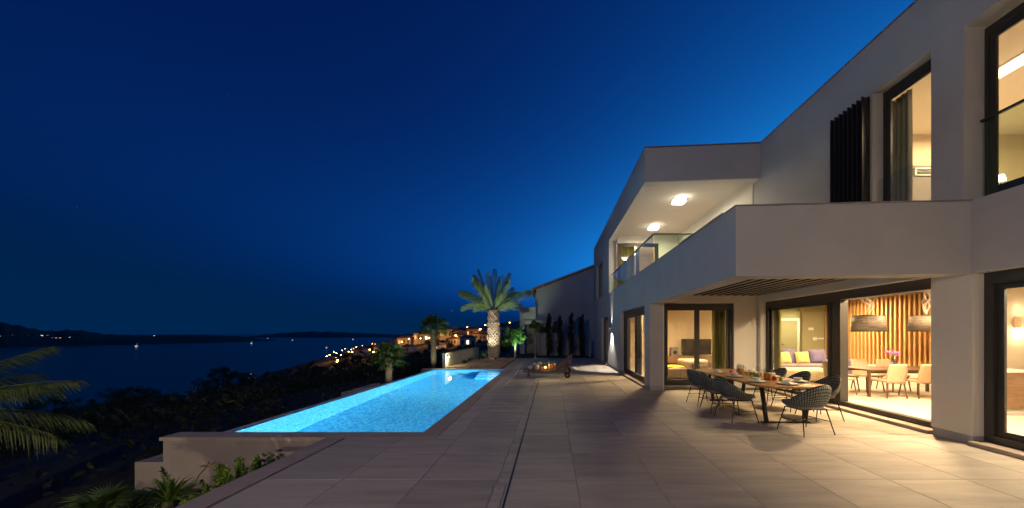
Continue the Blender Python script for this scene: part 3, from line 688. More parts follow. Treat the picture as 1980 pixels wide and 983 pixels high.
# ================================================================ outdoor dining
tab = thing('outdoor_table', 'long oak table with rounded corners on black steel frames under the balcony', 'table', (3.92, 7.0, 0))
def rrect(x, y, r, n=6):
    P = []
    for cx, cy, a0 in ((x - r, y - r, 0), (-x + r, y - r, 90), (-x + r, -y + r, 180), (x - r, -y + r, 270)):
        for k in range(n + 1): a = R(a0 + 90 * k / n); P.append((cx + r * math.cos(a), cy + r * math.sin(a)))
    return P
MB().prism(rrect(.57, 1.42, .26), .622, .655).build('table_top', 'table_oak', tab, bevel=.006)
for yy in (-1.1, .85):
    f = MB()
    for s in (-1, 1): f.obox((s * .36, yy, .31), ((1, 0, s * -.14), (0, 1, 0), (s * .14, 0, 1)), (.022, .032, .315))
    f.box(-.40, .40, yy - .03, yy + .03, 0, .025).box(-.33, .33, yy - .03, yy + .03, .596, .6215)
    f.build('leg_frame', 'black_steel', tab)
def make_tub():
    t = thing('woven_chair', 'x', 'chair', (0, 0, 0))
    sm_ = MB(); sm_.uv = []; nu, nv = 36, 10
    for i in range(nu + 1):
        u = -1 + 2 * i / nu; a = u * R(128); ca, sa = math.cos(a), math.sin(a)
        rimz = .50 + .25 * max(0, ca) ** 1.2 if ca > 0 else .50 - .05 * (-ca)
        rx, ry = .285, .30
        for j in range(nv + 1):
            v = j / nv; prof = v ** .7
            r_ = .10 + (1 - .10) * (math.sin(v * math.pi / 2) ** .75)
            x = -ca * rx * r_ * (1 + .10 * v * max(0, ca)); y = sa * ry * r_
            z = .355 + .03 * v + (rimz - .385) * (v ** 1.9)
            sm_.v.append((x, y, z)); sm_.uv.append((u * 1.15, v * .72))
    for i in range(nu):
        for j in range(nv):
            k = i * (nv + 1) + j; sm_.f.append((k, k + nv + 1, k + nv + 2, k + 1))
    o = sm_.build('seat_shell', 'strap_weave', t, smooth=True)
    so = o.modifiers.new('t', 'SOLIDIFY'); so.thickness = .012
    rim = [sm_.v[i * (nv + 1) + nv] for i in range(nu + 1)]; front = [rim[-1], (.255, .14, .40), (.27, 0, .385), (.255, -.14, .40), rim[0]]
    MB().tube(rim, .009, 6).tube(front, .009, 6).build('rim_tube', 'black_steel', t, smooth=True)
    p = MB(); ring = [(.245 * math.cos(2 * math.pi * k / 24), .235 * math.sin(2 * math.pi * k / 24)) for k in range(24)]
    p.prism([(x + .01, y) for x, y in ring], .385, .415); p.build('seat_pad', 'fabric_grey', t, bevel=.012)
    for sx in (-1, 1):
        for sy in (-1, 1):
            MB().tube([(sx * .15, sy * .21, .375), (sx * .235, sy * .275, 0)], [.0095, .0075], 6).build('leg', 'black_steel', t)
    f = MB()
    for sy in (-1, 1): f.tube([(-.192, sy * .242, .19), (.192, sy * .242, .19)], .006, 6)
    f.tube([(0, -.242, .19), (0, .242, .19)], .006, 6); f.tube([(-.15, -.21, .37), (.15, -.21, .37), (.15, .21, .37), (-.15, .21, .37), (-.15, -.21, .37)], .008, 6)
    f.build('stretcher', 'black_steel', t)
    return t
tub = make_tub(); G = 'woven tub chairs round the outdoor table'
tub.location = (3.86, 5.36, 0); tub.rotation_euler = (0, 0, R(102)); tag(tub, 'woven tub chair at the near head of the outdoor table', group=G)
for (x, y, a, lab) in ((3.20, 6.12, 4, 'woven tub chair on the pool side of the table, nearest the camera'), (3.20, 6.80, -3, 'woven tub chair in the middle of the pool side row'),
                       (3.20, 7.46, 2, 'woven tub chair on the pool side of the table, closest to the lounge window'),
                       (4.74, 6.25, 178, 'woven tub chair on the house side of the table, beside the open doorway'), (4.74, 6.95, 183, 'woven tub chair in the middle of the house side row'),
                       (4.74, 7.65, 180, 'woven tub chair on the house side of the table, farthest in')):
    dup(tub, (x, y, 0), R(a), lab, G)
TT = .655
def plate(x, y, lab, first=[None]):
    if first[0] is None:
        t = thing('place_setting_plate', lab, 'plate', (x, y, TT), group='plates laid on the outdoor table')
        MB().lathe([(.06, .002), (.12, .012), (.145, .020), (.14, .023), (.11, .015), (.0001, .010)], 24).build('dinner_plate', 'ceramic', t, smooth=True)
        MB().lathe([(.04, .016), (.095, .030), (.09, .033), (.0001, .022)], 20).build('side_plate', 'ceramic', t, smooth=True)
        MB().lathe([(.155, .0), (.155, .003)], 24).build('placemat', 'slate_mat', t)
        MB().lathe([(.025, .03), (.06, .05), (.068, .075), (.062, .075), (.05, .045), (.0001, .036)], 18).build('bowl', 'ceramic', t, smooth=True)
        MB().box(.165, .18, -.09, .09, .001, .006).box(-.18, -.165, -.09, .09, .001, .006).build('cutlery', 'chrome', t)
        first[0] = t
    else: t = dup(first[0], (x, y, TT), random.uniform(0, 3), lab)
    return t
def wineglass(x, y, lab, first=[None]):
    if first[0] is None:
        t = thing('wine_glass', lab, 'glass', (x, y, TT), group='stemmed glasses on the outdoor table')
        MB().lathe([(.035, 0), (.035, .003), (.005, .008), (.004, .075), (.030, .095), (.040, .125), (.036, .165), (.032, .185)], 18).build('bowl', 'glass_clear', t, smooth=True)
        first[0] = t
    else: dup(first[0], (x, y, TT), 0, lab)
side = {-1: 'pool side', 1: 'house side'}; row = ['near', 'middle', 'far']
for s in (-1, 1):
    for k, yy in enumerate((6.12, 6.85, 7.55)):
        plate(3.92 + s * .36, yy, 'white plates on a dark mat, %s of the outdoor table, %s setting' % (side[s], row[k]))
        wineglass(3.92 + s * .20, yy + .17, 'stemmed glass on the outdoor table, %s, %s setting' % (side[s], row[k]))
plate(3.90, 5.83, 'white plates on a dark mat before the head chair'); 
def jug(x, y, lab, h=.17):
    t = thing('juice_jug', lab, 'jug', (x, y, TT), group='glass jugs of orange juice')
    MB().lathe([(.062, 0), (.070, .01), (.070, h), (.066, h + .02), (.060, h + .02), (.064, h), (.064, .012), (.0001, .01)], 20).build('glass', 'glass_clear', t, smooth=True)
    MB().lathe([(.0001, .012), (.063, .012), (.063, h * .68), (.0001, h * .68)], 20).build('juice', 'juice', t, smooth=True)
    MB().tube([(.068, 0, h * .9), (.11, 0, h * .85), (.115, 0, h * .4), (.07, 0, h * .3)], .007, 6).build('handle', 'glass_clear', t, smooth=True)
jug(3.86, 7.20, 'glass jug of orange juice standing farther along the outdoor table', .18); jug(3.96, 6.45, 'glass jug of orange juice beside the apples', .17)
for (x, y, m, lab) in ((4.06, 6.22, 'apple_green', 'green apple on the outdoor table by the jug'), (4.00, 6.32, 'apple_red', 'red apple next to the green apple'), (3.80, 7.45, 'apple_red', 'red apple near the far jug')):
    t = thing('apple', lab, 'apple', (x, y, TT)); MB().ball((0, 0, .04), .042, 9, (1, 1, .92)).build('fruit', m, t, smooth=True)
    MB().tube([(0, 0, .07), (.006, 0, .1)], .003, 5).build('stalk', 'bark', t)
t = thing('leaf_centrepiece', 'grey leafy garland lying along the table between the jugs', 'garland', (3.92, 6.85, TT))
q = MB()
for k in range(160):
    c = Vector((random.gauss(0, .05), random.uniform(-.22, .22), random.uniform(.01, .07))); a, b = Vector(RNG.normal(size=3)).normalized(), Vector(RNG.normal(size=3)).normalized()
    q.add([c, c + a * .03 + b * .01, c + a * .055, c + a * .03 - b * .01], [(0, 1, 2, 3)])
q.build('leaves', 'leaf_strap', t)

# ================================================================ dining room
dt = thing('dining_table', 'dark wooden dining table inside the open sliding door', 'table', (8.35, 8.52, .03))
MB().box(-1.06, 1.2, -.42, .42, .60, .635).build('table_top', 'wood_dark', dt, bevel=.004)
for x in (-1.0, 1.14):
    for y in (-.37, .37): MB().box(x - .025, x + .025, y - .025, y + .025, 0, .5995).build('leg', 'wood_dark', dt)
MB().box(-.97, 1.1, -.36, -.34, .54, .5995).box(-.97, 1.1, .34, .36, .54, .5995).build('apron', 'wood_dark', dt)
def make_din():
    t = thing('dining_chair', 'x', 'chair'); s = MB()        # faces +y
    MB().box(-.22, .22, -.20, .24, .36, .41).build('seat', 'leather_beige', t, bevel=.02)
    b = MB(); n = 10
    for i in range(n + 1):
        z = .34 + .44 * i / n; w_ = .235 - .02 * abs(i - 5) / 5 - .012 * (i / n); y = -.20 - .07 * i / n
        for k in range(7): u = -1 + k / 3; b.v.append((u * w_, y - .035 * (1 - u * u), z))
    for i in range(n):
        for k in range(6): q = i * 7 + k; b.f.append((q, q + 1, q + 8, q + 7))
    o = b.build('backrest', 'leather_beige', t, smooth=True); m_ = o.modifiers.new('t', 'SOLIDIFY'); m_.thickness = .025
    for sx in (-1, 1):
        for sy in (-1, 1): MB().tube([(sx * .19, sy * .19, .36), (sx * .225, sy * .23, 0)], [.017, .012], 8).build('leg', 'wood_dark', t)
    return t
din = make_din(); G = 'beige leather chairs round the dining table'
din.location = (7.75, 8.12, .03); tag(din, 'beige dining chair seen whole from behind through the open door', group=G)
for x, y, a, lab in ((8.46, 8.12, 0, 'beige dining chair partly hidden by the pillar'), (7.55, 9.12, 180, 'beige dining chair at the back left of the dining table'), (8.2, 9.14, 180, 'beige dining chair at the back middle of the dining table'),
                     (8.85, 9.12, 180, 'beige dining chair at the back behind the orchid vase'), (7.05, 8.62, -95, 'beige dining chair at the left end of the dining table')):
    dup(din, (x, y, .03), R(a), lab, G)
t = thing('orchid_vase', 'tall glass vase of pink orchids on the dining table', 'vase', (8.22, 8.45, .665))
MB().lathe([(.05, 0), (.06, .01), (.055, .28), (.05, .28), (.05, .015), (.0001, .012)], 16).build('vase', 'glass_clear', t, smooth=True)
q = MB()
for k in range(46):
    c = Vector((random.gauss(0, .06), random.gauss(0, .05), (.36 if k < 30 else .06) + random.gauss(0, .03)))
    q.ball(c, .026, 4, (1, .6, .8))
q.build('blossom', 'orchid_pink', t); MB().tube([(0, 0, .02), (.01, 0, .2), (0, 0, .36)], .006, 6).tube([(.02, 0, .02), (.03, 0, .35)], .005, 6).build('stem', 'leaf_bright', t)

# ================================================================ lounge furniture
sf = thing('violet_sofa', 'violet grey sofa seen through the fixed glass of the sliding door', 'sofa', (8.5, 11.9, .03))
MB().box(-1.45, 1.0, -.45, .45, .08, .34).build('base', 'fabric_grey', sf, bevel=.05)
MB().box(-1.45, 1.0, .28, .50, .341, .72).build('backrest', 'fabric_violet', sf, bevel=.07)
MB().box(-1.40, .98, -.46, .27, .345, .46).build('seat_cushion', 'fabric_grey', sf, bevel=.04)
MB().box(1.005, 1.25, -.50, .50, .06, .66).build('armrest', 'fabric_violet', sf, bevel=.05)
def pillow(x, y, z, ang, m, lab, w=.25):
    t = thing('cushion', lab, 'cushion', (x, y, z), ang)
    q = MB(); n = 14
    for s in (-1, 1):
        k0 = len(q.v)
        for i in range(n + 1):
            for j in range(n + 1):
                u, v = -1 + 2 * i / n, -1 + 2 * j / n; b = ((1 - u ** 4) * (1 - v ** 4)) ** .5
                q.v.append((u * w * (1 - .06 * (1 - v * v)), s * .10 * b, w + v * w * (1 - .06 * (1 - u * u))))
        q.f += [((k0 + i * (n + 1) + j), k0 + (i + 1) * (n + 1) + j, k0 + (i + 1) * (n + 1) + j + 1, k0 + i * (n + 1) + j + 1)[::s] for i in range(n) for j in range(n)]
    o = q.build('cover', m, t, smooth=True); o.rotation_euler = (R(-20), 0, 0)
pillow(7.55, 11.95, .47, .1, 'fabric_violet', 'plain violet cushion at the left end of the sofa', .26)
pillow(7.85, 11.78, .47, .15, 'cushion_print', 'yellow patterned cushion, left of the pair on the sofa', .22)
pillow(8.45, 11.80, .47, -.1, 'cushion_print', 'yellow patterned cushion, right of the pair on the sofa', .22)
pillow(8.15, 12.0, .47, 0, 'fabric_violet', 'violet cushion standing between the yellow ones', .27)
pillow(9.05, 11.9, .47, -.2, 'fabric_violet', 'violet cushion against the sofa armrest', .26)
oc = thing('cream_ottoman', 'low cream ottoman before the violet sofa', 'ottoman', (7.55, 10.55, .03))
MB().box(-.75, .75, -.4, .4, .08, .42).build('seat', 'fabric_cream', oc, bevel=.07, segs=4)
for x in (-.6, .6):
    for y in (-.3, .3): MB().box(x - .03, x + .03, y - .03, y + .03, 0, .0795).build('leg', 'wood_dark', oc)
db = thing('daybed', 'brown striped daybed just inside the lounge window', 'daybed', (3.95, 11.5, .03))
MB().box(-.65, .45, -.5, .9, .05, .36).build('base', 'fabric_brown', db, bevel=.05)
MB().box(.455, .62, -.45, .9, .05, .55).build('backrest', 'fabric_brown', db, bevel=.05)
tt = thing('yellow_throw', 'bright yellow throw spread over the daybed', 'throw', (3.85, 11.6, .392))
q = MB(); n = 14
for i in range(n):
    for j in range(n): q.v.append((-.52 + 1.0 * i / (n - 1), -.35 + .8 * j / (n - 1), .012 + .02 * math.sin(i * 1.3 + j * .6) + .035 * (random.random() if 0 < i < n - 1 else 0) * .5))
q.f = [(i * n + j, (i + 1) * n + j, (i + 1) * n + j + 1, i * n + j + 1) for i in range(n - 1) for j in range(n - 1)]
o = q.build('cloth', 'fabric_yellow', tt, smooth=True); m_ = o.modifiers.new('t', 'SOLIDIFY'); m_.thickness = .02
t = thing('bolster', 'round yellow bolster on the daybed by the window frame', 'cushion', (3.45, 11.9, .44)); q = MB().tube([(0, -.25, .12), (0, -.24, .12), (0, .24, .12), (0, .25, .12)], [.10, .13, .13, .10], 18); q.build('cover', 'fabric_yellow', t, smooth=True)
ar = thing('armchair', 'beige upholstered armchair beyond the lounge window mullion', 'armchair', (5.0, 12.5, .03))
MB().box(-.4, .4, -.4, .4, .1, .42).build('seat', 'fabric_brown', ar, bevel=.05); MB().box(-.4, .4, -.38, .38, .421, .55).build('seat_cushion', 'fabric_cream', ar, bevel=.05)
for x in (-.33, .33):
    for y in (-.33, .33): MB().box(x - .02, x + .02, y - .02, y + .02, 0, .0995).build('leg', 'wood_dark', ar)
sb = thing('sideboard', 'long low wooden sideboard under the television', 'sideboard', (6.0, 15.15, .03))
MB().box(-1.4, 1.5, -.25, .25, .22, .50).build('body', 'sideboard_wood', sb, bevel=.008); MB().box(-1.2, 1.3, -.15, .15, 0, .2195).build('plinth', 'wood_dark', sb)
for k in range(3): MB().box(-1.37 + k * .96, -.45 + k * .96, -.262, -.2505, .24, .48).build('door', 'sideboard_wood', sb)
tv = thing('television', 'black flat television standing on the wooden sideboard', 'television', (6.2, 15.1, .53))
MB().box(-.64, .64, -.03, .02, .07, .73).build('bezel', 'black_steel', tv, bevel=.01); MB().box(-.60, .60, -.034, -.0305, .11, .69).build('screen', 'screen_black', tv)
MB().box(-.25, .25, -.12, .1, 0, .012).box(-.03, .03, -.01, .02, .012, .07).build('stand', 'black_steel', tv)
t = thing('speaker_box', 'dark loudspeaker box beside the television', 'speaker', (5.25, 15.1, .53)); MB().box(-.16, .16, -.12, .12, 0, .36).build('case', 'interior_grey', t, bevel=.01); MB().lathe([(.0001, .006), (.07, .004), (.08, 0)], 16).build('cone', 'black_steel', t).location = (0, -.122, .16)
t.children[-1].rotation_euler = (R(90), 0, 0)
t = thing('table_lamp', 'small white figure lamp at the curtain end of the sideboard', 'lamp', (7.25, 15.05, .53))
MB().lathe([(.08, 0), (.05, .05), (.03, .16), (.06, .2), (.09, .24), (.05, .36), (.0001, .38)], 16).build('body', 'lamp_soft', t, smooth=True)
def curtain(name, p0, p1, z0, z1, m, lab, folds=9, amp=.05):
    p0, p1 = Vector(p0), Vector(p1); d = p1 - p0; s = Vector((-d.y, d.x, 0)).normalized(); n = folds * 8; q = MB()
    for i in range(n + 1):
        u = i / n; off = s * amp * math.sin(u * folds * 2 * math.pi) * (1 + .3 * math.sin(u * 17)); p = p0 + d * u + off
        for k in range(4):
            z = z0 + (z1 - z0) * k / 3; q.v.append((p.x + (0.01 * math.sin(i + k)), p.y, z))
    q.f = [(i * 4 + k, (i + 1) * 4 + k, (i + 1) * 4 + k + 1, i * 4 + k + 1) for i in range(n) for k in range(3)]
    c = (p0 + p1) / 2; t = thing('curtain', lab, 'curtain', (c.x, c.y, z0), group='curtains inside the villa windows')
    q.build('drape', m, t, True, smooth=True); MB().tube([p0 + Vector((0, 0, z1 + .01)), p1 + Vector((0, 0, z1 + .01))], .012, 8).build('rail', 'chrome', t, True)
curtain('c', (4.62, 10.15, 0), (5.0, 10.15, 0), .05, 2.5, 'curtain_olive', 'olive curtain gathered at the edge of the lounge window', 5)
curtain('c', (6.06, 9.30, 0), (6.06, 9.60, 0), .05, 2.5, 'curtain_olive', 'dull green curtain gathered inside the fixed door glass', 4, .03)
curtain('c', (6.2, 6.05, 0), (6.2, 6.8, 0), 3.3, 5.7, 'curtain_grey', 'grey curtain drawn half across the tall upper window', 7)
curtain('c', (3.1, 16.05, 0), (3.75, 16.05, 0), 3.3, 5.6, 'curtain_olive', 'green curtain inside the far balcony door', 7)
curtain('c', (3.12, 12.2, 0), (3.12, 13.1, 0), .05, 2.4, 'fabric_cream', 'pale curtain inside the west sliding door', 8, .03)
curtain('c', (3.12, 17.3, 0), (3.12, 18.2, 0), .05, 2.4, 'curtain_olive', 'ochre curtain inside the far ground floor door', 7, .03)
curtain('c', (3.12, 18.9, 0), (3.12, 20.2, 0), 3.4, 5.5, 'fabric_cream', 'cream curtain inside the far upper window', 8, .03)
t = thing('kitchen_counter', 'dark wooden kitchen counter with pale top behind the right hand door', 'counter', (9.0, 6.62, .03))
MB().box(-.9, 1.3, -.3, .3, .12, .755).build('body', 'sideboard_wood', t); MB().box(-.92, 1.32, -.33, .32, .756, .79).build('worktop', 'ceramic', t, bevel=.004)
MB().box(-.85, 1.25, -.24, .28, 0, .1195).build('plinth', 'interior_white', t)
for k in range(4): MB().box(-.885 + k * .55, -.35 + k * .55, -.312, -.3005, .14, .74).build('drawer_front', 'sideboard_wood', t)
MB().box(-.1, .5, -.2, .2, .7905, .795).build('hob', 'screen_black', t)

# ================================================================ sun loungers
def make_lounger():
    t = thing('sun_lounger', 'x', 'sun lounger')                # head end to +x, length 1.75
    f = MB()
    for s in (-1, 1): f.box(-.9, .62, s * .31 - .02, s * .31 + .02, .20, .24)
    f.box(-.9, -.86, -.29, .29, .20, .24).box(.58, .62, -.29, .29, .20, .24); f.build('frame', 'teak', t, bevel=.005)
    for k in range(11): MB().box(-.85 + k * .098, -.77 + k * .098, -.288, .288, .248, .262).build('slat', 'teak', t)
    b = MB(); c, s_ = math.cos(R(38)), math.sin(R(38))
    for s in (-1, 1): b.obox((.24 + .33 * c, s * .27, .26 + .33 * s_), ((c, 0, s_), (0, 1, 0), (-s_, 0, c)), (.35, .02, .018))
    bo = b.build('backrest', 'teak', t)
    for k in range(7):
        u = .05 + k * .098; MB().obox((.24 + u * c - .025 * s_, 0, .26 + u * s_ + .025 * c), ((c, 0, s_), (0, 1, 0), (-s_, 0, c)), (.04, .288, .007)).build('slat', 'teak', bo)
    MB().tube([(.24 + .6 * c, -.24, .26 + .6 * s_), (.58, -.24, .22)], .012, 6).tube([(.24 + .6 * c, .24, .26 + .6 * s_), (.58, .24, .22)], .012, 6).build('prop', 'teak', t)
    for s in (-1, 1):
        MB().box(-.74, -.70, s * .27 - .02, s * .27 + .02, 0, .20).build('leg', 'teak', t)
        MB().box(.50, .54, s * .27 - .02, s * .27 + .02, .06, .20).build('leg', 'teak', t)
        w_ = MB().lathe([(.03, -.025), (.085, -.025), (.10, -.015), (.10, .015), (.085, .025), (.03, .025)], 20).build('wheel', 'black_steel', t); w_.location = (.60, s * .345, .10); w_.rotation_euler = (R(90), 0, 0)
        MB().lathe([(.0001, -.03), (.028, -.03), (.028, .03), (.0001, .03)], 12).build('hub', 'chrome', w_)
    MB().tube([(.60, -.34, .10), (.60, .34, .10)], .012, 8).build('axle', 'black_steel', t)
    return t
lo = make_lounger(); lo.location = (-.08, 12.1, .0); tag(lo, 'wooden sun lounger on wheels nearer the pool terrace foreground', group='wooden sun loungers')
dup(lo, (.02, 13.55, 0), 0, 'wooden sun lounger on wheels, the rear one beside the palm bed', 'wooden sun loungers')
def towel(x, y, z, m1, lab):
    t = thing('rolled_towel', lab, 'towel', (x, y, z)); q = MB(); P = []
    q.tube([(0, -.2, .075), (0, -.19, .075), (0, .19, .075), (0, .2, .075)], [.06, .075, .075, .06], 18); q.build('roll', m1, t, smooth=True)
    sp = MB().tube([(.055 * math.cos(a) * (1 - a / 22), -.203, .075 + .055 * math.sin(a) * (1 - a / 22)) for a in np.linspace(0, 18, 50)], .007, 5); sp.build('end_fold', 'towel_cream', t)
towel(-.73, 12.1, .2635, 'towel_blue', 'rolled blue towel at the foot of the nearer lounger'); towel(-.52, 12.12, .2635, 'towel_cream', 'rolled cream towel on the nearer lounger')
towel(-.65, 13.55, .2635, 'towel_blue', 'rolled blue towel at the foot of the rear lounger'); towel(-.45, 13.55, .2635, 'towel_cream', 'rolled cream towel on the rear lounger')
tr = thing('serving_tray', 'wooden tray resting across the nearer lounger', 'tray', (-.12, 12.15, .2635))
MB().box(-.26, .26, -.2, .2, 0, .015).box(-.26, .26, -.2, -.185, .0151, .05).box(-.26, .26, .185, .2, .0151, .05).build('board', 'table_oak', tr)
t = thing('candle_glass', 'lit candle glowing on the lounger tray', 'candle', (-.22, 12.1, .280)); MB().lathe([(.035, 0), (.038, .09), (.034, .09), (.032, .004), (.0001, .004)], 14).build('glass', 'glass_clear', t, smooth=True)
MB().ball((0, 0, .055), .018, 6, (1, 1, 1.6)).build('flame', 'flame', t, smooth=True); lamp('POINT', (0, -.05, .14), 4, (1, .55, .2), .03, parent=t)
for k, (x, h) in enumerate(((-.08, .26), (.02, .22), (.10, .30))):
    t = thing('drink_glass', ['tall amber glass next to the candle', 'short amber glass in the middle of the tray', 'tallest amber bottle shaped glass on the tray'][k], 'glass', (x, 12.17 + .03 * k, .280))
    MB().lathe([(.03, 0), (.036, h * .6), (.028, h), (.024, h), (.03, h * .6), (.026, .01), (.0001, .008)], 14).build('glass', 'glass_clear', t, smooth=True)
    MB().lathe([(.0001, .01), (.027, .01), (.031, h * .55), (.0001, h * .55)], 14).build('drink', 'juice', t, smooth=True)

# ================================================================ plants
def leaves(n, size, centres, spread, flat=1.0, rng=RNG):
    """n leaf quads spread round clump centres; returns MB"""
    centres = np.array(centres); idx = rng.integers(0, len(centres), n)
    u = rng.normal(size=(n, 3)); u /= np.linalg.norm(u, axis=1)[:, None] + 1e-9
    spread = np.array(spread); r = (rng.random(n) ** .45)[:, None] * (spread[idx][:, None] if spread.ndim else spread)
    c = centres[idx] + u * r * np.array([1, 1, flat])
    a = rng.normal(size=(n, 3)); a /= np.linalg.norm(a, axis=1)[:, None]; b = np.cross(a, rng.normal(size=(n, 3))); b /= np.linalg.norm(b, axis=1)[:, None] + 1e-9
    s = size * (.6 + .8 * rng.random(n))[:, None]
    P = np.stack([c - a * s, c + b * s * .45, c + a * s, c - b * s * .45], 1).reshape(-1, 3)
    mb = MB(); mb.v = [tuple(p) for p in P.tolist()]; mb.f = [(4 * i, 4 * i + 1, 4 * i + 2, 4 * i + 3) for i in range(n)]
    return mb
def clumps(k, rx, rz, zc, rng=RNG, lo=-1):
    out = []
    while len(out) < k:
        p = rng.uniform(-1, 1, 3)
        if p @ p < 1 and p @ p > .12 and p[2] > lo: out.append((p[0] * rx, p[1] * rx, zc + p[2] * rz))
    return out
def make_tree(kind, seed):
    """unit tree, one unit high"""
    rng = np.random.default_rng(seed); t = thing('tree', 'x', 'tree')
    h0 = .22 if kind != 'pine' else .38
    tk = MB().tube([(0, 0, -.06), (.01, .0, h0), (.03, .01, .62)], [.030, .022, .010], 8)
    if kind == 'broad': C = clumps(34, .42, .40, .60, rng)
    elif kind == 'pine': C = clumps(26, .46, .24, .74, rng)
    else: C = clumps(30, .34, .46, .54, rng)
    for c in C[:9]: tk.tube([(.01, 0, h0 * .8), (c[0] * .5, c[1] * .5, (c[2] + h0) * .52), c], [.013, .009, .004], 5)
    tk.build('trunk', 'bark', t)
    sp = rng.uniform(.07, .15, len(C))
    leaves(5200, .016, C, sp, .75, rng).build('crown', 'leaf_pine' if kind == 'pine' else 'leaf_dark', t)
    return t
base_trees = [make_tree('broad', 1), make_tree('pine', 2), make_tree('oval', 3), make_tree('broad', 4)]
spots = [(20, 800, 17, 0), (95, 775, 26, 3), (165, 778, 22, 2), (225, 764, 30, 0), (258, 762, 34, 1), (300, 800, 24, 3), (330, 776, 33, 1), (355, 800, 20, 2), (395, 742, 36, 0), (430, 724, 40, 3), (462, 730, 42, 1),
         (500, 748, 30, 2), (545, 722, 46, 0), (580, 724, 40, 3), (615, 714, 52, 1), (645, 716, 44, 2), (480, 775, 20, 0), (405, 790, 18, 3), (560, 755, 22, 2), (640, 738, 26, 0), (690, 716, 36, 3), (60, 830, 13.5, 2), (150, 840, 14.5, 0),
         (235, 842, 14, 3), (300, 845, 13, 1), (120, 800, 19, 1), (725, 706, 40, 1), (665, 690, 95, 0), (700, 688, 90, 2), (735, 690, 80, 3), (780, 692, 70, 0), (600, 712, 85, 2), (520, 735, 70, 0), (755, 700, 46, 2), (460, 760, 26, 2),
         (20, 870, 10.5, 3), (110, 880, 10.5, 0), (200, 885, 11, 2), (260, 878, 10.5, 1), (350, 830, 15, 0), (430, 815, 15.5, 2)]
where = {0: 'broad leafed', 1: 'flat topped pine', 2: 'narrow oval', 3: 'spreading'}
used = [False] * 4
ORD = lambda n: '%d%s' % (n, 'th' if 10 < n % 100 < 14 else {1: 'st', 2: 'nd', 3: 'rd'}.get(n % 10, 'th'))
rowof = lambda Y: 'nearest row' if Y < 16 else 'second row' if Y < 27 else 'third row' if Y < 47 else 'far row'
for i, (px, py, Y, k) in enumerate(spots):
    p = at(px, py, Y); g = float(terr(p.x, Y)); h = max(1.2, (p.z - g) * (1.25 if Y >= 30 else 1.12))
    n_ = 1 + sum(1 for s_ in spots if rowof(s_[2]) == rowof(Y) and s_[0] < px)
    lab = 'dark %s tree on the slope, %s, %s from the left' % (where[k], rowof(Y), ORD(n_))
    t = base_trees[k] if not used[k] else copy_tree(base_trees[k]); used[k] = True
    t.location = (p.x, Y, g - .02)
    t.scale = (h * .95 * (1.1 - .2 * random.random()),) * 2 + (h,); t.rotation_euler = (0, 0, random.uniform(0, 6.28))
    tag(t, lab, 'tree', 'dark trees on the slope towards the sea')
# undergrowth and woods too dense to count
C = []; SPR = []
for k in range(2600):
    px, py = random.uniform(-250, 1010), random.uniform(650, 900); p = hit(px, py)
    if p is None or p.y > 900 or p.z < SEA + 1.2: continue
    if p.x > -6.6 and p.y < 60: continue
    if p.y > 150 and random.random() < .45: continue
    r = .35 + p.y * .006; C.append((p.x, p.y, p.z + r * .5)); SPR.append(r)
wd = leaves(52000, 1, C, SPR, .8); 
ii = np.repeat(np.arange(52000), 4)
V_ = np.array(wd.v).reshape(-1, 4, 3); cen = V_.mean(1, keepdims=True); sc_ = np.clip(cen[:, :, 1:2] * .0045, .05, 1.6); V_ = cen + (V_ - cen) * sc_
wd.v = [tuple(p) for p in V_.reshape(-1, 3).tolist()]
tag(wd.build('undergrowth', 'leaf_dark'), 'dense dark scrub and woods over the hillside', kind='stuff')

# dense scrub close below the pool
C = []; SPR = []
for k in range(1500):
    y = random.uniform(5.4, 62); x = -6.8 - random.random() ** 1.3 * (12 + y * 1.1); r = random.uniform(.35, .8) * (1 + y * .012); C.append((x, y, terr1(x, y) + r * .55)); SPR.append(r)
wd = leaves(60000, .075, C, SPR, .85); tag(wd.build('scrub', 'leaf_dark'), 'dense dark scrub close below the pool edge', kind='stuff')
C = [(random.uniform(-10.5, -3.5), random.uniform(.5, 5.0)) for k in range(420)]; C = [(x, y, -.74 - 1.5 * max(0, (-3.2 - x) / 7.5 - .35)) for x, y in C]
tag(leaves(9000, .035, C, .16, .7).build('ground_cover', 'leaf_dark'), 'low leafy ground cover over the planting bed', kind='stuff')
def frond_mesh(L_, rise, droop, n=30, ll=.34, w=.02, name='frond', seed=0, twist=.5, hang=.12):
    """feather frond along +x from the origin"""
    rr = random.Random(seed); mb = MB(); pts = []
    for i in range(13):
        u = i / 12; pts.append(Vector((L_ * u * math.cos(rise) * (1 - .12 * u * u), 0, L_ * u * math.sin(rise) - droop * L_ * u * u)))
    mb.tube(pts, [.022 * L_ / 3 * (1 - .85 * i / 12) + .003 for i in range(13)], 5)
    for i in range(n):
        u = .16 + .84 * i / (n - 1); f = u * 12; k = min(11, int(f)); p = pts[k].lerp(pts[k + 1], f - k); d = (pts[k + 1] - pts[k]).normalized(); up = d.cross(Vector((0, 1, 0))).normalized() * -1
        ln = ll * L_ / 3 * (math.sin(math.pi * (.12 + .80 * u)) ** .6) * rr.uniform(.85, 1.15)
        for s in (-1, 1):
            e = (d * .75 + Vector((0, s, 0)) * .62 + up * (twist * .5 + rr.uniform(-.1, .1))).normalized()
            tip = p + e * ln + Vector((0, 0, -hang * ln * 2)); mid = p + e * ln * .5; sd = d * w
            mb.add([p - sd * .5, mid - sd, tip, mid + sd], [(0, 1, 2, 3)])
    me = bpy.data.meshes.new(name); me.from_pydata(mb.v, [], mb.f); return me
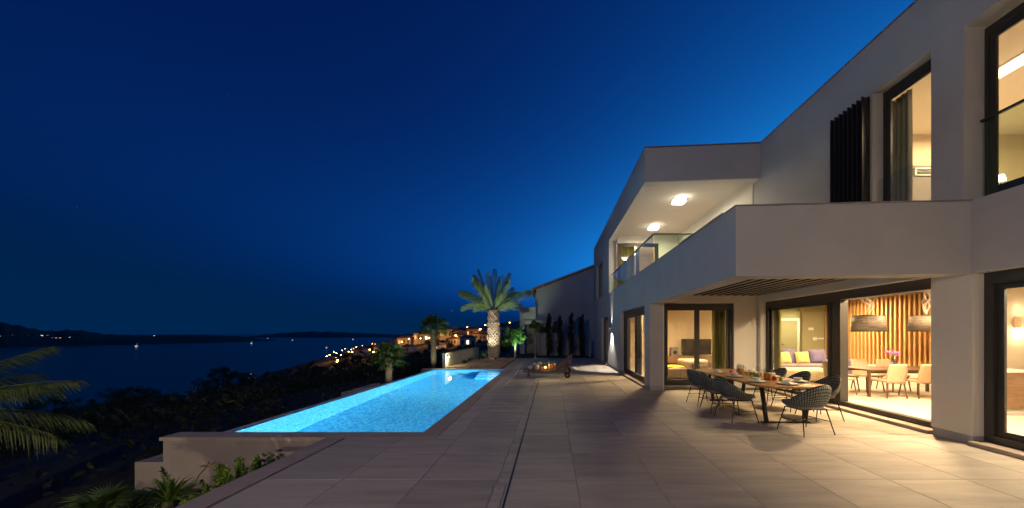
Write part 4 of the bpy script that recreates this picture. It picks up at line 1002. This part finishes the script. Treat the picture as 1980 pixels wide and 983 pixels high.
def put(me, name, parent, loc, rot, m, scale=1):
    o = bpy.data.objects.new(name, me); COL.objects.link(o); o.parent = parent; o.location = loc; o.rotation_euler = rot; o.scale = (scale,) * 3
    if not me.materials: me.materials.append(M[m])
    return o
# big date palm
bp_ = at(958, 692, 21.7); pt = thing('date_palm', 'tall date palm with scaly trunk lit from below behind the pool', 'palm tree', (bp_.x, 21.0, -.05))
MB().tube([(0, 0, -.2), (0, 0, .3), (.02, 0, 1.6), (.0, 0, 2.75), (0, 0, 3.05)], [.30, .28, .26, .22, .16], 18).build('trunk', 'palm_bark', pt, smooth=True)
bt = MB()
for i in range(27):
    z = .05 + i * .105; rad = .30 - .07 * (z / 2.8)
    for k in range(13):
        a = 2 * math.pi * (k + .5 * (i % 2)) / 13 + random.uniform(-.05, .05); c, s = math.cos(a), math.sin(a); w_ = .085; o_ = random.uniform(.08, .15)
        A = Vector((c * rad, s * rad, z)); T = Vector((-s, c, 0)) * w_
        bt.add([A - T, A + T, A + Vector((c * o_, s * o_, .13)) + T * .55, A + Vector((c * o_, s * o_, .13)) - T * .55, A + Vector((-c * .02, -s * .02, .17)) - T * .4, A + Vector((-c * .02, -s * .02, .17)) + T * .4], [(0, 1, 2, 3), (3, 2, 5, 4), (0, 3, 4), (1, 5, 2)])
tag(bt.build('leaf_base', 'palm_bark', pt), kind='stuff')
FR = [frond_mesh(4.0, R(68), .40, 50, .34, .020, seed=1, hang=.45), frond_mesh(3.6, R(78), .28, 48, .32, .020, seed=2, hang=.4), frond_mesh(4.0, R(56), .46, 50, .34, .020, seed=3, hang=.5), frond_mesh(3.3, R(42), .54, 46, .32, .020, seed=4, hang=.6)]
random.seed(21)
azs = [(182, 2, 1.0), (168, 0, 1.05), (150, 0, 1), (195, 0, .95), (112, 1, 1.05), (75, 1, .95), (50, 0, .9), (20, 2, .95), (-5, 2, 1.0), (-30, 0, .9), (-75, 1, .9), (-125, 1, 1), (-150, 0, 1.0), (-172, 2, .95), (140, 1, .95), (60, 1, 1.05), (5, 1, .95), (175, 1, 1.0), (200, 3, .9), (-20, 3, .85), (160, 3, .8), (35, 3, .8), (-110, 3, .8), (85, 1, .9), (130, 2, .9), (-50, 2, .85), (230, 0, .9)]
for a, k, s in azs: put(FR[k], 'frond', pt, (0.06 * math.cos(R(a)), .06 * math.sin(R(a)), 2.75 + random.uniform(-.08, .12)), (random.uniform(-.3, .3), random.uniform(-.10, .12), R(a + random.uniform(-9, 9))), 'leaf_palm', s * random.uniform(.80, 1.14))
# spotlights at the palm foot
def spike(loc, aim, watts, label, cone=70, col=(1, .88, .66)):  # plant spotlights other than the date palm's are added, fittings unseen
    t = thing('garden_spotlight', label, 'spotlight', loc, group='garden spotlights'); d = (Vector(aim) - Vector(loc)).normalized()
    MB().tube([(0, 0, -.1), (0, 0, .1)], .012, 6).build('spike', 'black_steel', t)
    MB().tube([Vector((0, 0, .12)) - d * .06, Vector((0, 0, .12)) + d * .06], [.03, .045], 12).build('head', 'black_steel', t)
    MB().tube([Vector((0, 0, .12)) + d * .061, Vector((0, 0, .12)) + d * .063], .038, 12).build('lens', 'lamp_white', t)
    o = lamp('SPOT', Vector((0, 0, .12)) + d * .08, watts, col, .03, d.to_track_quat('-Z', 'Y').to_euler(), t, spot=R(cone), blend=.5)
px_ = pt.location.x
spike((px_ + .35, 19.5, -.03), (px_ - .1, 20.7, 2.3), 800, 'small spotlight in the gravel right of the date palm', 76, (.95, .92, .72))
spike((px_ - .55, 19.5, -.03), (px_ - .3, 20.7, 2.4), 680, 'small spotlight in the gravel left of the date palm', 76, (.95, .92, .72))
spike((px_ + .1, 19.0, -.03), (px_, 21, .7), 80, 'small spotlight aimed at the foot of the date palm', 60, (.95, .90, .75))
# fan palms
def fan_mesh(seed, seg=30, r=.5):
    rr = random.Random(seed); mb = MB(); mb.tube([(0, 0, 0), (.35, 0, .10), (.62, 0, .08)], [.012, .009, .006], 5); o = Vector((.62, 0, .08))
    for i in range(seg):
        a = R(-125 + 250 * i / (seg - 1)); d = Vector((math.cos(a), math.sin(a), -.1 * abs(math.sin(a)))); s = Vector((-math.sin(a), math.cos(a), 0)) * .017; ln = r * rr.uniform(.85, 1.1)
        m_ = o + d * ln * .55 + Vector((0, 0, -.02)); tip = o + d * ln + Vector((0, 0, -.10 - .1 * rr.random()))
        mb.add([o, m_ - s + Vector((0, 0, .012)), tip, m_ + s - Vector((0, 0, .012))], [(0, 1, 2, 3)])
    me = bpy.data.meshes.new('frond'); me.from_pydata(mb.v, [], mb.f); return me
FM = [fan_mesh(k) for k in range(3)]
def fan_palm(x, y, zb, zt, r, label, n=26, trunk=.11):
    t = thing('fan_palm', label, 'palm tree', (x, y, zb)); H = zt - zb
    tk = MB().tube([(0, 0, -.1), (.02, 0, H * .5), (0, 0, H)], [trunk, trunk * .9, trunk * .8], 12)
    k = 0; z = .02
    while z < H - .02:
        for i in range(7):
            a = 2 * math.pi * (i + .5 * (k % 2)) / 7; A = Vector((math.cos(a) * trunk * .85, math.sin(a) * trunk * .85, z)); T = Vector((-math.sin(a), math.cos(a), 0)) * trunk * .36
            O = Vector((math.cos(a), math.sin(a), 0)) * trunk * .4; tk.add([A - T, A + T, A + O + T * .5 + Vector((0, 0, .09)), A + O - T * .5 + Vector((0, 0, .09))], [(0, 1, 2, 3)])
        z += .07; k += 1
    tk.build('trunk', 'palm_bark', t)
    for i in range(n):
        a = i * 2.399; el = R(75 - 105 * (i / n)); put(FM[i % 3], 'frond', t, (0, 0, H), (random.uniform(-.3, .3), -el, a), 'leaf_fan', r * random.uniform(.85, 1.1))
    return t
fan_palm(-6.06, 18, -1.2, 1.70, .80, 'fan palm on a slim trunk beside the lit garden wall', 28, .13)
fan_palm(-5.93, 12.8, -1.6, .55, .68, 'small fan palm leaning over the pool edge', 24, .12)
spike((-5.5, 16.4, -1.0), (-6.06, 18, 1.8), 260, 'added small spotlight under the slim fan palm', 70, (.9, .95, .6))
spike((-5.55, 11.6, -.45), (-5.93, 12.8, .6), 60, 'added small spotlight under the small fan palm', 80, (.95, .95, .6))
# big feather palm at the left margin
lp = thing('feather_palm', 'large palm with drooping yellow green fronds entering at the left margin', 'palm tree', (-7.35, 3.75, -1.2))
MB().tube([(0, 0, -.2), (0, 0, 1.2), (0, 0, 1.9)], [.22, .2, .16], 12).build('trunk', 'palm_bark', lp, smooth=True)
FL = [frond_mesh(1.75, R(18), .16, 46, .62, .010, seed=11, hang=.22), frond_mesh(1.7, R(-2), .22, 46, .6, .010, seed=12, hang=.3), frond_mesh(1.6, R(38), .2, 46, .6, .010, seed=13, hang=.18)]
for a, k, s in ((12, 0, 1.0), (-14, 1, 1.0), (-32, 0, .9), (30, 0, 1), (48, 2, 1), (0, 2, .8), (70, 1, 1), (-60, 1, 1), (100, 0, 1), (140, 2, 1), (180, 0, 1), (220, 1, 1), (-90, 2, 1), (-20, 2, .75), (22, 1, .95)):
    put(FL[k], 'frond', lp, (0, 0, 1.85), (random.uniform(-.2, .2), 0, R(a)), 'leaf_frond', s)
# planting bed plants
def strap_plant(x, y, z, n, L_, label, m='leaf_strap', w=.022, name='strap_leaf_plant'):
    t = thing(name, label, 'plant', (x, y, z)); rr = random.Random(len(label)); q = MB()
    for i in range(n):
        a = rr.uniform(0, 6.283); el = R(rr.uniform(28, 82)); ln = L_ * rr.uniform(.7, 1.1); P = []
        for k in range(6):
            u = k / 5; P.append(Vector((math.cos(a) * ln * u * math.cos(el), math.sin(a) * ln * u * math.cos(el), ln * u * math.sin(el) - .35 * ln * u ** 2.5)))
        s = Vector((-math.sin(a), math.cos(a), 0)); k0 = len(q.v)
        for k, p in enumerate(P): ww = w * (1 - (k / 5) ** 2) + .001; q.v += [tuple(p - s * ww), tuple(p + s * ww)]
        q.f += [(k0 + 2 * k, k0 + 2 * k + 1, k0 + 2 * k + 3, k0 + 2 * k + 2) for k in range(5)]
    q.build('foliage', m, t); MB().lathe([(.05, -.2), (.06, 0), (.02, .06)], 8).build('crown_base', 'bark', t); return t
p = at(325, 960, 4.05); strap_plant(p.x, 4.05, p.z - .08, 110, .50, 'clump of green strap leaves below the pale retaining wall', 'leaf_bright', .014)
p = at(262, 985, 3.9); strap_plant(p.x, 3.9, p.z - .05, 80, .42, 'spiky grass clump at the corner of the overflow channel', 'leaf_frond', .012)
p = at(400, 985, 4.1); strap_plant(p.x, 4.1, p.z - .05, 70, .38, 'spiky grass clump under the pale flower head', 'leaf_bright', .012)
p = at(352, 960, 4.3); t = thing('agapanthus_flower', 'long curved stem with pale round flower head before the retaining wall', 'flower', (p.x + .02, 4.3, p.z - .25))
c = at(403, 900, 4.3) - t.location; MB().tube([(0, 0, -.1), (c.x * .25, 0, c.z * .4), (c.x * .6, 0, c.z * .8), (c.x, 0, c.z)], .006, 6).build('stem', 'leaf_frond', t)
q = MB()
for k in range(70):
    d = Vector(RNG.normal(size=3)).normalized(); d.z = abs(d.z) * .6 - .1; e = d.cross(Vector((.3, .5, .7))).normalized() * .008; A = c + d * .045; B = c + d * .115; q.add([c, A + e, B, A - e], [(0, 1, 2, 3)])
q.build('flower_head', 'bloom', t)
t = thing('yellow_spike_plant', 'tall leaning yellow leafy spike against the low channel wall', 'plant', (at(372, 980, 4.2).x, 4.2, -.75)); q = MB(); e = at(312, 905, 4.2) - t.location
MB().tube([(0, 0, 0), e * .5 + Vector((.03, 0, 0)), e], .006, 5).build('stem', 'leaf_frond', t)
for k in range(120):
    u = random.uniform(.1, 1); c = e * u; d = Vector(RNG.normal(size=3)).normalized(); d.z = abs(d.z); f = d.cross(e).normalized() * .012; q.add([c, c + d * .03 + f, c + d * .055, c + d * .03 - f], [(0, 1, 2, 3)])
q.build('foliage', 'leaf_frond', t)
def shrub(x, y, z, h, r, n, label, m='leaf_bright', size=.022, stems=14, name='shrub'):
    t = thing(name, label, 'shrub', (x, y, z)); rng = np.random.default_rng(len(label)); q = MB(); C = []
    for i in range(stems):
        a = rng.uniform(0, 6.28); rr = r * rng.random() ** .5; e = Vector((rr * math.cos(a), rr * math.sin(a), h * rng.uniform(.6, 1.0))); q.tube([(0, 0, -.1), e * .5 + Vector((e.x * .15, e.y * .15, 0)), e], [.006, .005, .002], 4)
        C += [tuple(e * u + Vector((e.x * .12, e.y * .12, 0)) * (1 - u)) for u in (.35, .5, .62, .74, .86, .97)]
    q.build('stems', 'bark', t); leaves(n, size, C, r * .16, 1.1, rng).build('foliage', m, t); return t
p = at(470, 880, 4.55); shrub(p.x, 4.55, -.75, p.z + .75 + .05, .26, 2600, 'bright green shrub beside the terrace edge cap')
p = at(425, 918, 4.5); shrub(p.x, 4.45, -.75, p.z + .75, .15, 900, 'small green shrub next to the flower stem')
p = at(518, 868, 4.75); shrub(p.x, 4.75, -.75, p.z + .75, .16, 800, 'dim feathery shrub close to the pool wall ledge', 'leaf_strap')
p = at(385, 950, 4.0); shrub(p.x, 4.0, -.75, p.z + .72, .16, 900, 'low yellow green shrub at the bottom of the bed', 'leaf_bright')
p = at(345, 968, 3.7); shrub(p.x, 3.7, -.75, p.z + .75, .2, 1200, 'low leafy shrub in front of the strap leaves', 'leaf_bright')
for px, py, Y, n, s, lab in ((205, 945, 3.6, 15, .30, 'low fan palm clump at the bottom of the bed'), (120, 1000, 3.2, 13, .26, 'low fan palm clump at the bottom left corner'), (262, 1000, 3.4, 10, .22, 'small fan palm beside the strap leaves')):
    p = at(px, py, Y); t = thing('dwarf_fan_palm', lab, 'palm', (p.x, Y, p.z - .45)); MB().tube([(0, 0, -.3), (0, 0, .12)], [.09, .07], 8).build('trunk', 'palm_bark', t)
    for i in range(n): put(FM[i % 3], 'frond', t, (0, 0, .1), (random.uniform(-.3, .3), -R(random.uniform(15, 80)), i * 2.399), 'leaf_frond', s * random.uniform(.8, 1.15) * 1.25)
for px, py, Y, lab in ((95, 905, 9.0, 'pale variegated bush lit by a garden lamp on the dark slope'), (250, 860, 11.0, 'yellow green lit bush on the slope left of the channel')):
    p = at(px, py, Y); g = float(terr(p.x, Y)); shrub(p.x, Y, p.z - .5, .5, .45, 1200, lab, 'leaf_citrus', .035, name='garden_shrub'); 
    spike((p.x + .1, Y - .6, p.z - .35), (p.x, Y, p.z - .1), 26, 'added garden spotlight before the ' + lab.split(' on ')[0], 90, (.9, 1, .7))
# added out-of-view spotlights that brighten the planting at the terrace edge
spike((-4.3, 2.0, -.72), (-4.9, 4.4, -.35), 80, 'added garden spotlight in the planting bed before the shrubs', 100, (1, .86, .55))
spike((-6.1, 2.4, -.72), (-7.0, 3.9, .6), 7, 'added garden spotlight beneath the left margin palm', 120, (1, .84, .45))
# bed behind the pool
gb = MB(); nxg, nyg = 18, 26
for j in range(nyg + 1):
    for i in range(nxg + 1):
        u, v = i / nxg, j / nyg; gb.v.append((-4.62 + 2.5 * u, 15.09 + 6.6 * v, -.02 + .07 * math.sin(math.pi * u) * math.sin(math.pi * min(1, v * 1.1)) + .012 * random.random()))
gb.f = [(j * (nxg + 1) + i, j * (nxg + 1) + i + 1, (j + 1) * (nxg + 1) + i + 1, (j + 1) * (nxg + 1) + i) for j in range(nyg) for i in range(nxg)]
tag(gb.build('planting_bed', 'earth'), 'earth bed behind the pool', kind='structure')
pb = MB()
for k in range(5200):
    u, v = random.random(), random.random(); z = .0 + .07 * math.sin(math.pi * u) * math.sin(math.pi * min(1, v * 1.1)); r = random.uniform(.018, .045); c = Vector((-4.6 + 2.46 * u, 15.12 + 6.4 * v, z))
    A = [Vector(RNG.normal(size=3)).normalized() * r for _ in range(1)][0]; a2 = random.uniform(0, 1.5)
    vs = [c + Vector((r * math.cos(a2 + q_), r * .8 * math.sin(a2 + q_), 0)) for q_ in (0, 1.57, 3.14, 4.71)] + [c + Vector((A.x * .2, A.y * .2, r * .8))]
    pb.add(vs, [(0, 1, 4), (1, 2, 4), (2, 3, 4), (3, 0, 4)])
tag(pb.build('gravel', 'pebble'), 'brown gravel mulch behind the pool', kind='stuff')
q = MB().box(-2.1, -1.66, 15.08, 21.2, -.3, -.012); tag(q.build('path', 'coping_stone'), 'stone strip beside the gravel bed', kind='structure')
q = MB().box(-6.5, 12, 21.2, 46, -.5, -.03); q.box(-1.69, 2.6, 21.19, 21.2, -.5, -.04); tag(q.build('garden_ground', 'earth'), 'dark garden ground beyond the terrace', kind='structure')
gw = thing('lit_garden_wall', 'low pale garden wall glowing under a small lamp behind the pool', 'wall', (-4.7, 15.4, 0))
MB().box(-4.80, -4.66, 15.4, 22.5, -1.2, .60).build('wall', 'garden_wall', gw, True, bevel=.01); MB().box(-4.83, -4.63, 15.37, 22.5, .6005, .64).build('cap', 'coping_stone', gw, True)
t = thing('wall_top_lamp', 'small bright lamp on the end of the pale garden wall', 'lamp', (-4.62, 15.62, .46)); MB().box(-.028, .03, -.06, .06, -.04, .04).build('housing', 'white_plastic', t, bevel=.008); MB().ball((.045, 0, -.01), .028, 6).build('bulb', 'lamp_street' if False else 'lamp_white', t, smooth=True)
lamp('POINT', (.12, -.05, -.06), 26, (1, .86, .5), .04, parent=t)
for x, y, lab in ((-4.25, 17.2, 'low dark plant at the foot of the pale wall'), (-4.35, 18.6, 'second low dark plant along the pale wall')): strap_plant(x, y, .0, 40, .42, lab, 'leaf_strap')
strap_plant(-3.95, 20.2, 0, 60, .75, 'spiky plant beside the date palm trunk', 'leaf_strap', .03); 
# little trees near the neighbour
ct = thing('citrus_tree', 'small round green tree with pale trunk right of the date palm', 'tree', (at(996, 690, 22.8).x, 22.8, -.03))
MB().tube([(0, 0, -.1), (.0, 0, .5), (.02, 0, .95)], [.085, .07, .05], 10).build('trunk', 'stake_pale', ct, smooth=True)
rg = np.random.default_rng(5); leaves(3600, .05, clumps(26, .80, .62, 1.35, rg), rg.uniform(.10, .26, 26), 1, rg).build('crown', 'leaf_citrus', ct)
spike((ct.location.x + .55, 21.6, -.03), (ct.location.x, 22.8, 1.4), 330, 'added small spotlight before the round citrus tree', 80, (.75, 1, .6))
bh = shrub(at(975, 690, 23.5).x, 23.6, -.03, 1.5, .7, 2200, 'dark shrub filling the gap behind the date palm', 'leaf_dark', .06)
yt = thing('young_tree', 'slender young tree on a pale stem before the neighbour house', 'tree', (at(1035, 692, 22.0).x, 21.9, -.03))
MB().tube([(0, 0, -.1), (.01, 0, 1.9)], [.05, .035], 8).build('trunk', 'stake_pale', yt)
rg = np.random.default_rng(6); leaves(900, .05, clumps(9, .30, .3, 2.0, rg), .16, 1, rg).build('crown', 'leaf_strap', yt)
def cypress(x, y, h, lab):
    t = thing('cypress', lab, 'tree', (x, y, -.05), group='slim cypresses before the neighbour house'); rg = np.random.default_rng(int(x * 100) % 97)
    MB().tube([(0, 0, -.1), (0, 0, h * .8)], [.05, .015], 6).build('trunk', 'bark', t)
    C = [(rg.normal() * .05, rg.normal() * .05, h * (.06 + .92 * k / 26)) for k in range(27)]; sp_ = [max(.05, .27 * math.sin(math.pi * (.10 + .86 * k / 26)) ** .7) * rg.uniform(.75, 1.15) for k in range(27)]
    leaves(3200, .045, C, sp_, 1.2, rg).build('crown', 'leaf_cypress', t)
for px, top, lab in ((1061, 606, 'slim dark cypress, the one at the carport post'), (1082, 611, 'slim dark cypress, second along from the carport'), (1104, 605, 'slim dark cypress, third along from the carport'), (1125, 608, 'slim dark cypress closest to the villa corner')):
    p = at(px, top, 22.6); cypress(p.x, 22.6, p.z + .05, lab)

# ================================================================ neighbour house
N = thing('neighbour_house', 'grey rendered house with sloping tiled roof behind the villa', 'house', (2, 30, 0))
def npart(mb, name, m, parent=None): return mb.build(name, m, parent or N, True)
x0 = at(1037, 600, 27).x; zl = at(1037, 560, 27).z; zr = at(1150, 517, 27).z; xr = at(1150, 517, 27).x; sl_ = (zr - zl) / (xr - x0); xm = 4.6; zm = zl + sl_ * (xm - x0)
g = MB(); P = [(x0, -.3), (2 * xm - x0, -.3), (2 * xm - x0, zl), (xm, zm), (x0, zl)]
g.add([(x, 27, z) for x, z in P] + [(x, 35, z) for x, z in P], [(0, 1, 2, 3, 4), (9, 8, 7, 6, 5)] + [(i, i + 5, (i + 1) % 5 + 5, (i + 1) % 5) for i in range(5)]); npart(g, 'wall', 'house_grey')
rf = None
for s in (-1, 1):
    ex = xm + s * (xm - x0 + .35); ez = zl - sl_ * .35
    g = MB().add([(xm, 26.75, zm + .02), (ex, 26.75, ez + .02), (ex, 35.3, ez + .02), (xm, 35.3, zm + .02), (xm, 26.75, zm + .14), (ex, 26.75, ez + .14), (ex, 35.3, ez + .14), (xm, 35.3, zm + .14)], [(0, 1, 2, 3), (7, 6, 5, 4), (0, 4, 5, 1), (1, 5, 6, 2), (2, 6, 7, 3), (3, 7, 4, 0)]); rf = npart(g, 'roof', 'roof_tile')
    n = 30
    for k in range(n):
        u = (k + .5) / n; x = xm + (ex - xm) * u; z = zm + (ez - zm) * u + .14
        q = MB().tube([(x, 26.72, z), (x, 26.72 + .35, z)], .085, 6); q.build('verge_tile', 'roof_tile', rf, True)
g = MB().tube([(x0 - .36, 26.8, zl - .36 * sl_ + .02), (x0 - .36, 35, zl - .36 * sl_ + .02)], .06, 8).tube([(x0 - .34, 26.85, zl - .1), (x0 - .06, 26.93, zl - .4), (x0 - .06, 26.93, 0)], .035, 8); npart(g, 'gutter', 'shutter_white')
a, b = at(1096, 569, 26.9), at(1122, 588, 26.9); w_ = npart(MB().box(a.x - .05, b.x + .05, 26.93, 26.999, b.z - .05, a.z + .05), 'window', 'shutter_white')
m_ = (a.x + b.x) / 2
for s, e in ((a.x, m_ - .02), (m_ + .02, b.x)):
    sh_ = npart(MB().box(s, e, 26.905, 26.9295, b.z, a.z), 'shutter', 'house_grey', w_)
a = at(1005, 594, 26.2); g = MB().box(a.x, x0 - .002, 26.2, 29, 2.35, a.z).box(a.x, a.x + .35, 26.2, 26.5, -.2, 2.35); npart(g, 'annex', 'house_grey')
g = MB().box(a.x + .3, at(1062, 630, 26).x, 26.0, 26.998, 2.2, 2.45); npart(g, 'carport_roof', 'shutter_white'); npart(MB().box(at(1018, 650, 26.99).x, at(1060, 650, 26.99).x, 26.97, 26.998, -.1, 2.19), 'carport_opening', 'dark_opening')
a, b = at(1067, 622, 26.9), at(1077, 645, 26.9); npart(MB().box(a.x, b.x, 26.96, 26.999, b.z, a.z), 'window', 'dark_opening')
q = MB().box(at(1040, 640, 25).x, 2.56, 24.6, 24.8, -.2, 1.55); tag(q.build('boundary_wall', 'house_grey'), 'grey boundary wall behind the row of cypresses', 'wall')
q = MB().box(at(1140, 650, 23).x, 2.57, 23.2, 23.9, -.1, 1.25); tag(q.build('service_box', 'house_grey', bevel=.02), 'grey utility cabinet wall at the far villa corner', 'cabinet')

# ================================================================ town on the hillside
def town_house(px, py, w, lab, lit, m='house_pale', first={}):
    p = hit(px, py)
    if p is None: return
    h = w * random.uniform(.5, .7); d = w * random.uniform(.7, 1.0); t = thing('hillside_house', lab, 'house', (p.x, p.y, p.z), random.uniform(-.5, .5), group='houses of the town on the hillside')
    MB().box(-w / 2, w / 2, -d / 2, d / 2, -4, h).build('wall', m, t)
    o = w * .06; z = h; r = w * .2
    MB().add([(-w / 2 - o, -d / 2 - o, z), (w / 2 + o, -d / 2 - o, z), (w / 2 + o, d / 2 + o, z), (-w / 2 - o, d / 2 + o, z), (-w / 4, 0, z + r), (w / 4, 0, z + r)], [(0, 1, 5, 4), (1, 2, 5), (2, 3, 4, 5), (3, 0, 4), (3, 2, 1, 0)]).build('roof', 'roof_tile', t)
    n = 3
    for k in range(n):
        x = -w / 2 + w * (k + .5) / n; mm = 'dark_opening' if not (lit >> k) & 1 else ('window_warm' if k != 1 else 'window_white')
        MB().box(x - w * .07, x + w * .07, -d / 2 - .12, -d / 2 - .002, h * .35, h * .75).build('window', mm, t)
hs = []
for i in range(66):
    r1 = random.random(); px = 625 + 385 * (i + .5 * random.random()) / 66; lo_ = 684 - (px - 625) * .08; py = random.uniform(650 + max(0, (700 - px) * .32), lo_)
    hs.append((px, py))
hs += [(905, 672, 'L'), (940, 660, 'L'), (980, 652, 'L'), (880, 668, 'L'), (845, 680, 'L'), (700, 690, 'L'), (735, 684, 'L'), (790, 682, 'L')]
zone = lambda px: 'by the shore' if px < 690 else 'above the small fan palm' if px < 790 else 'behind the slim fan palm' if px < 870 else 'left of the date palm' if px < 950 else 'right of the date palm'
for i, e in enumerate(hs):
    px, py = e[0], e[1]; pp = hit(px, py)
    if pp is None: continue
    w = min(12.5, max(5.5, pp.y * .035)) * random.uniform(.85, 1.15)
    hrow = lambda q_: 'upper street' if q_ < 662 else 'lower street' if q_ > 676 else 'middle street'
    n_ = 1 + sum(1 for s_ in hs if hrow(s_[1]) == hrow(py) and s_[0] < px)
    lab = 'tiled town house %s, %s, %s from the left' % (zone(px), hrow(py), ORD(n_))
    town_house(px, py, w, lab, random.choice([0, 1, 2, 0, 4]))
lampsrc = [None]
def street_lamp(px, py, watts, lab, white=False):
    p = hit(px, py + 3)
    if p is None: return
    sc_h = 7.0
    if lampsrc[0] is None:
        t = thing('street_lamp', lab, 'street lamp', p, group='orange street lamps of the town')
        MB().tube([(0, 0, -1), (0, 0, 6.6), (.3, 0, 7), (1.0, 0, 7.1)], [.10, .07, .06, .05], 6).build('pole', 'black_steel', t)
        MB().ball((1.2, 0, 7.0), .42, 6, (1.3, 1, .6)).build('lamp_head', 'lamp_street', t, smooth=True)
        lampsrc[0] = t
    else:
        t = thing('street_lamp', lab, 'street lamp', p, random.uniform(0, 6), group='orange street lamps of the town')
        for ch in KIDS(lampsrc[0]):
            if ch.type == 'MESH':
                c_ = ch.copy(); COL.objects.link(c_); c_.parent = t
    lamp('POINT', (1.2, -.6, 6.2), watts, (1, .46, .10), .5, parent=t)
SLs = [(648, 705, 1), (652, 693, 1), (657, 700, .6), (645, 688, 1.2), (668, 678, 1.3), (673, 674, 1.0), (680, 683, .6), (663, 684, .8), (639, 696, .7), (633, 700, .5), (738, 666, 1), (743, 684, 1), (758, 664, .5), (793, 668, .6), (815, 668, 1), (826, 671, .9), (884, 669, 1.2), (880, 650, .6), (905, 644, .7), (940, 640, .6),
       (965, 640, .6), (985, 636, .6), (690, 676, .7), (705, 682, .6), (712, 690, .6), (728, 678, .6), (750, 676, .6), (767, 682, .5), (783, 664, .5), (802, 660, .5), (838, 664, .4), (725, 696, .5), (684, 694, .5), (672, 690, .8), (858, 653, .5), (700, 672, .5), (720, 668, .5), (776, 674, .4), (850, 660, .6), (925, 655, .6), (655, 712, .8), (648, 717, .9)]
for i, (px, py, k) in enumerate(SLs):
    street_lamp(px, py, 3600 * k, 'glowing orange street lamp %s, %s along the town from the left' % (zone(px), ORD(1 + sum(1 for s_ in SLs if (s_[0], s_[1]) < (px, py)))))
# two lights among the near trees
for px, py, Y, lab, m, rr in ((308, 824, 30, 'lone orange garden lamp among the dark trees beyond the pool wall', 'lamp_street', .10), (339, 811, 33, 'lone white lamp among the dark trees beyond the pool wall', 'lamp_white', .10)):
    p = at(px, py, Y); g_ = float(terr(p.x, Y)); t = thing('garden_lamp', lab, 'lamp', (p.x, Y, g_)); MB().tube([(0, 0, 0), (0, 0, p.z - g_)], .04, 6).build('pole', 'black_steel', t); MB().ball((0, 0, p.z - g_), rr, 6).build('globe', m, t, smooth=True)
# boats
def boat(px, py, L_, lab, m='boat_light'):
    Y = F * (1.5 - SEA) / (py - HY); p = at(px, py, Y); t = thing('boat', lab, 'boat', (p.x, Y, SEA))
    MB().add([(-L_ / 2, -L_ * .14, 1.2), (L_ * .3, -L_ * .15, 1.2), (L_ / 2, 0, 1.5), (L_ * .3, L_ * .15, 1.2), (-L_ / 2, L_ * .14, 1.2), (-L_ * .45, 0, -.4), (L_ * .35, 0, -.4)], [(0, 1, 2, 3, 4), (0, 5, 6, 1), (1, 6, 2), (3, 2, 6), (4, 3, 6, 5), (0, 4, 5)]).build('hull', 'white_plastic', t)
    MB().box(-L_ * .25, L_ * .15, -L_ * .08, L_ * .08, 1.2, 1.2 + L_ * .16).build('cabin', 'white_plastic', t)
    MB().box(-L_ * .22, L_ * .12, -L_ * .084, -L_ * .081, 1.3 + L_ * .03, 1.1 + L_ * .14).build('cabin_window', m, t)
    MB().tube([(0, 0, 1.2), (0, 0, 1.2 + L_ * .4)], .06, 5).build('mast', 'chrome', t); MB().ball((0, 0, 1.2 + L_ * .4), L_ * .03, 5).build('mast_light', m, t)
boat(265, 671.5, 20, 'lit boat on the water before the black hills'); boat(487, 665.5, 18, 'lit boat just off the tip of the black hills'); boat(566, 659, 18, 'lit boat on the open bay below the distant hills')
boat(683, 657.5, 22, 'lit boat farthest out near the town headland'); boat(485, 733, 8, 'lit boat close inshore above the dark trees'); boat(632, 674, 12, 'lit boat moored off the town shore'); boat(518, 655.5, 16, 'lit boat behind the point of the black hills')
# lit houses on the island
for i, (px, py) in enumerate(sorted(((2, 650), (14, 650), (26, 648), (52, 648), (84, 648.5), (95, 648.5), (103, 653), (110, 653), (119, 653), (128, 653), (68, 648), (164, 653), (217, 652), (300, 649), (39, 649), (136, 652)))):
    Yb = np.interp(px, [0, 260, 420, 532], [1045, 1300, 1600, 1881]); 
    for k in range(60):
        Y = Yb + 4 * k; p = at(px, py, Y); tt_ = 4 * k / 520
        rpy = np.interp(px, [0, 30, 75, 100, 135, 160, 200, 260, 400], [625, 630, 638, 640, 637, 640, 647, 648, 648]); top = 1.5 + (HY - rpy) * (Yb + 260) / F - SEA
        if SEA - 2 + (top + 2) * math.sin(math.pi * tt_) ** .8 > p.z: break
    t = thing('island_house', 'tiny lit house on the black hills across the bay, %s from the left' % ORD(i + 1), 'house', (p.x, Y, p.z - 5), group='lit houses on the black hills')
    MB().box(-5, 5, -4, 4, -6, 6).build('wall', 'house_far', t); MB().add([(-5.5, -4.5, 6), (5.5, -4.5, 6), (5.5, 4.5, 6), (-5.5, 4.5, 6), (0, 0, 8.5)], [(0, 1, 4), (1, 2, 4), (2, 3, 4), (3, 0, 4), (3, 2, 1, 0)]).build('roof', 'house_far', t)
    MB().box(-4, 4, -4.2, -4.01, .5, 4.5).build('window', 'window_warm' if i % 3 else 'window_white', t)

# ================================================================ real size
for o in list(sc.objects):
    if o.parent is None and o.type != 'CAMERA':
        o.location = Vector(o.location) * S; o.scale = Vector(o.scale) * S
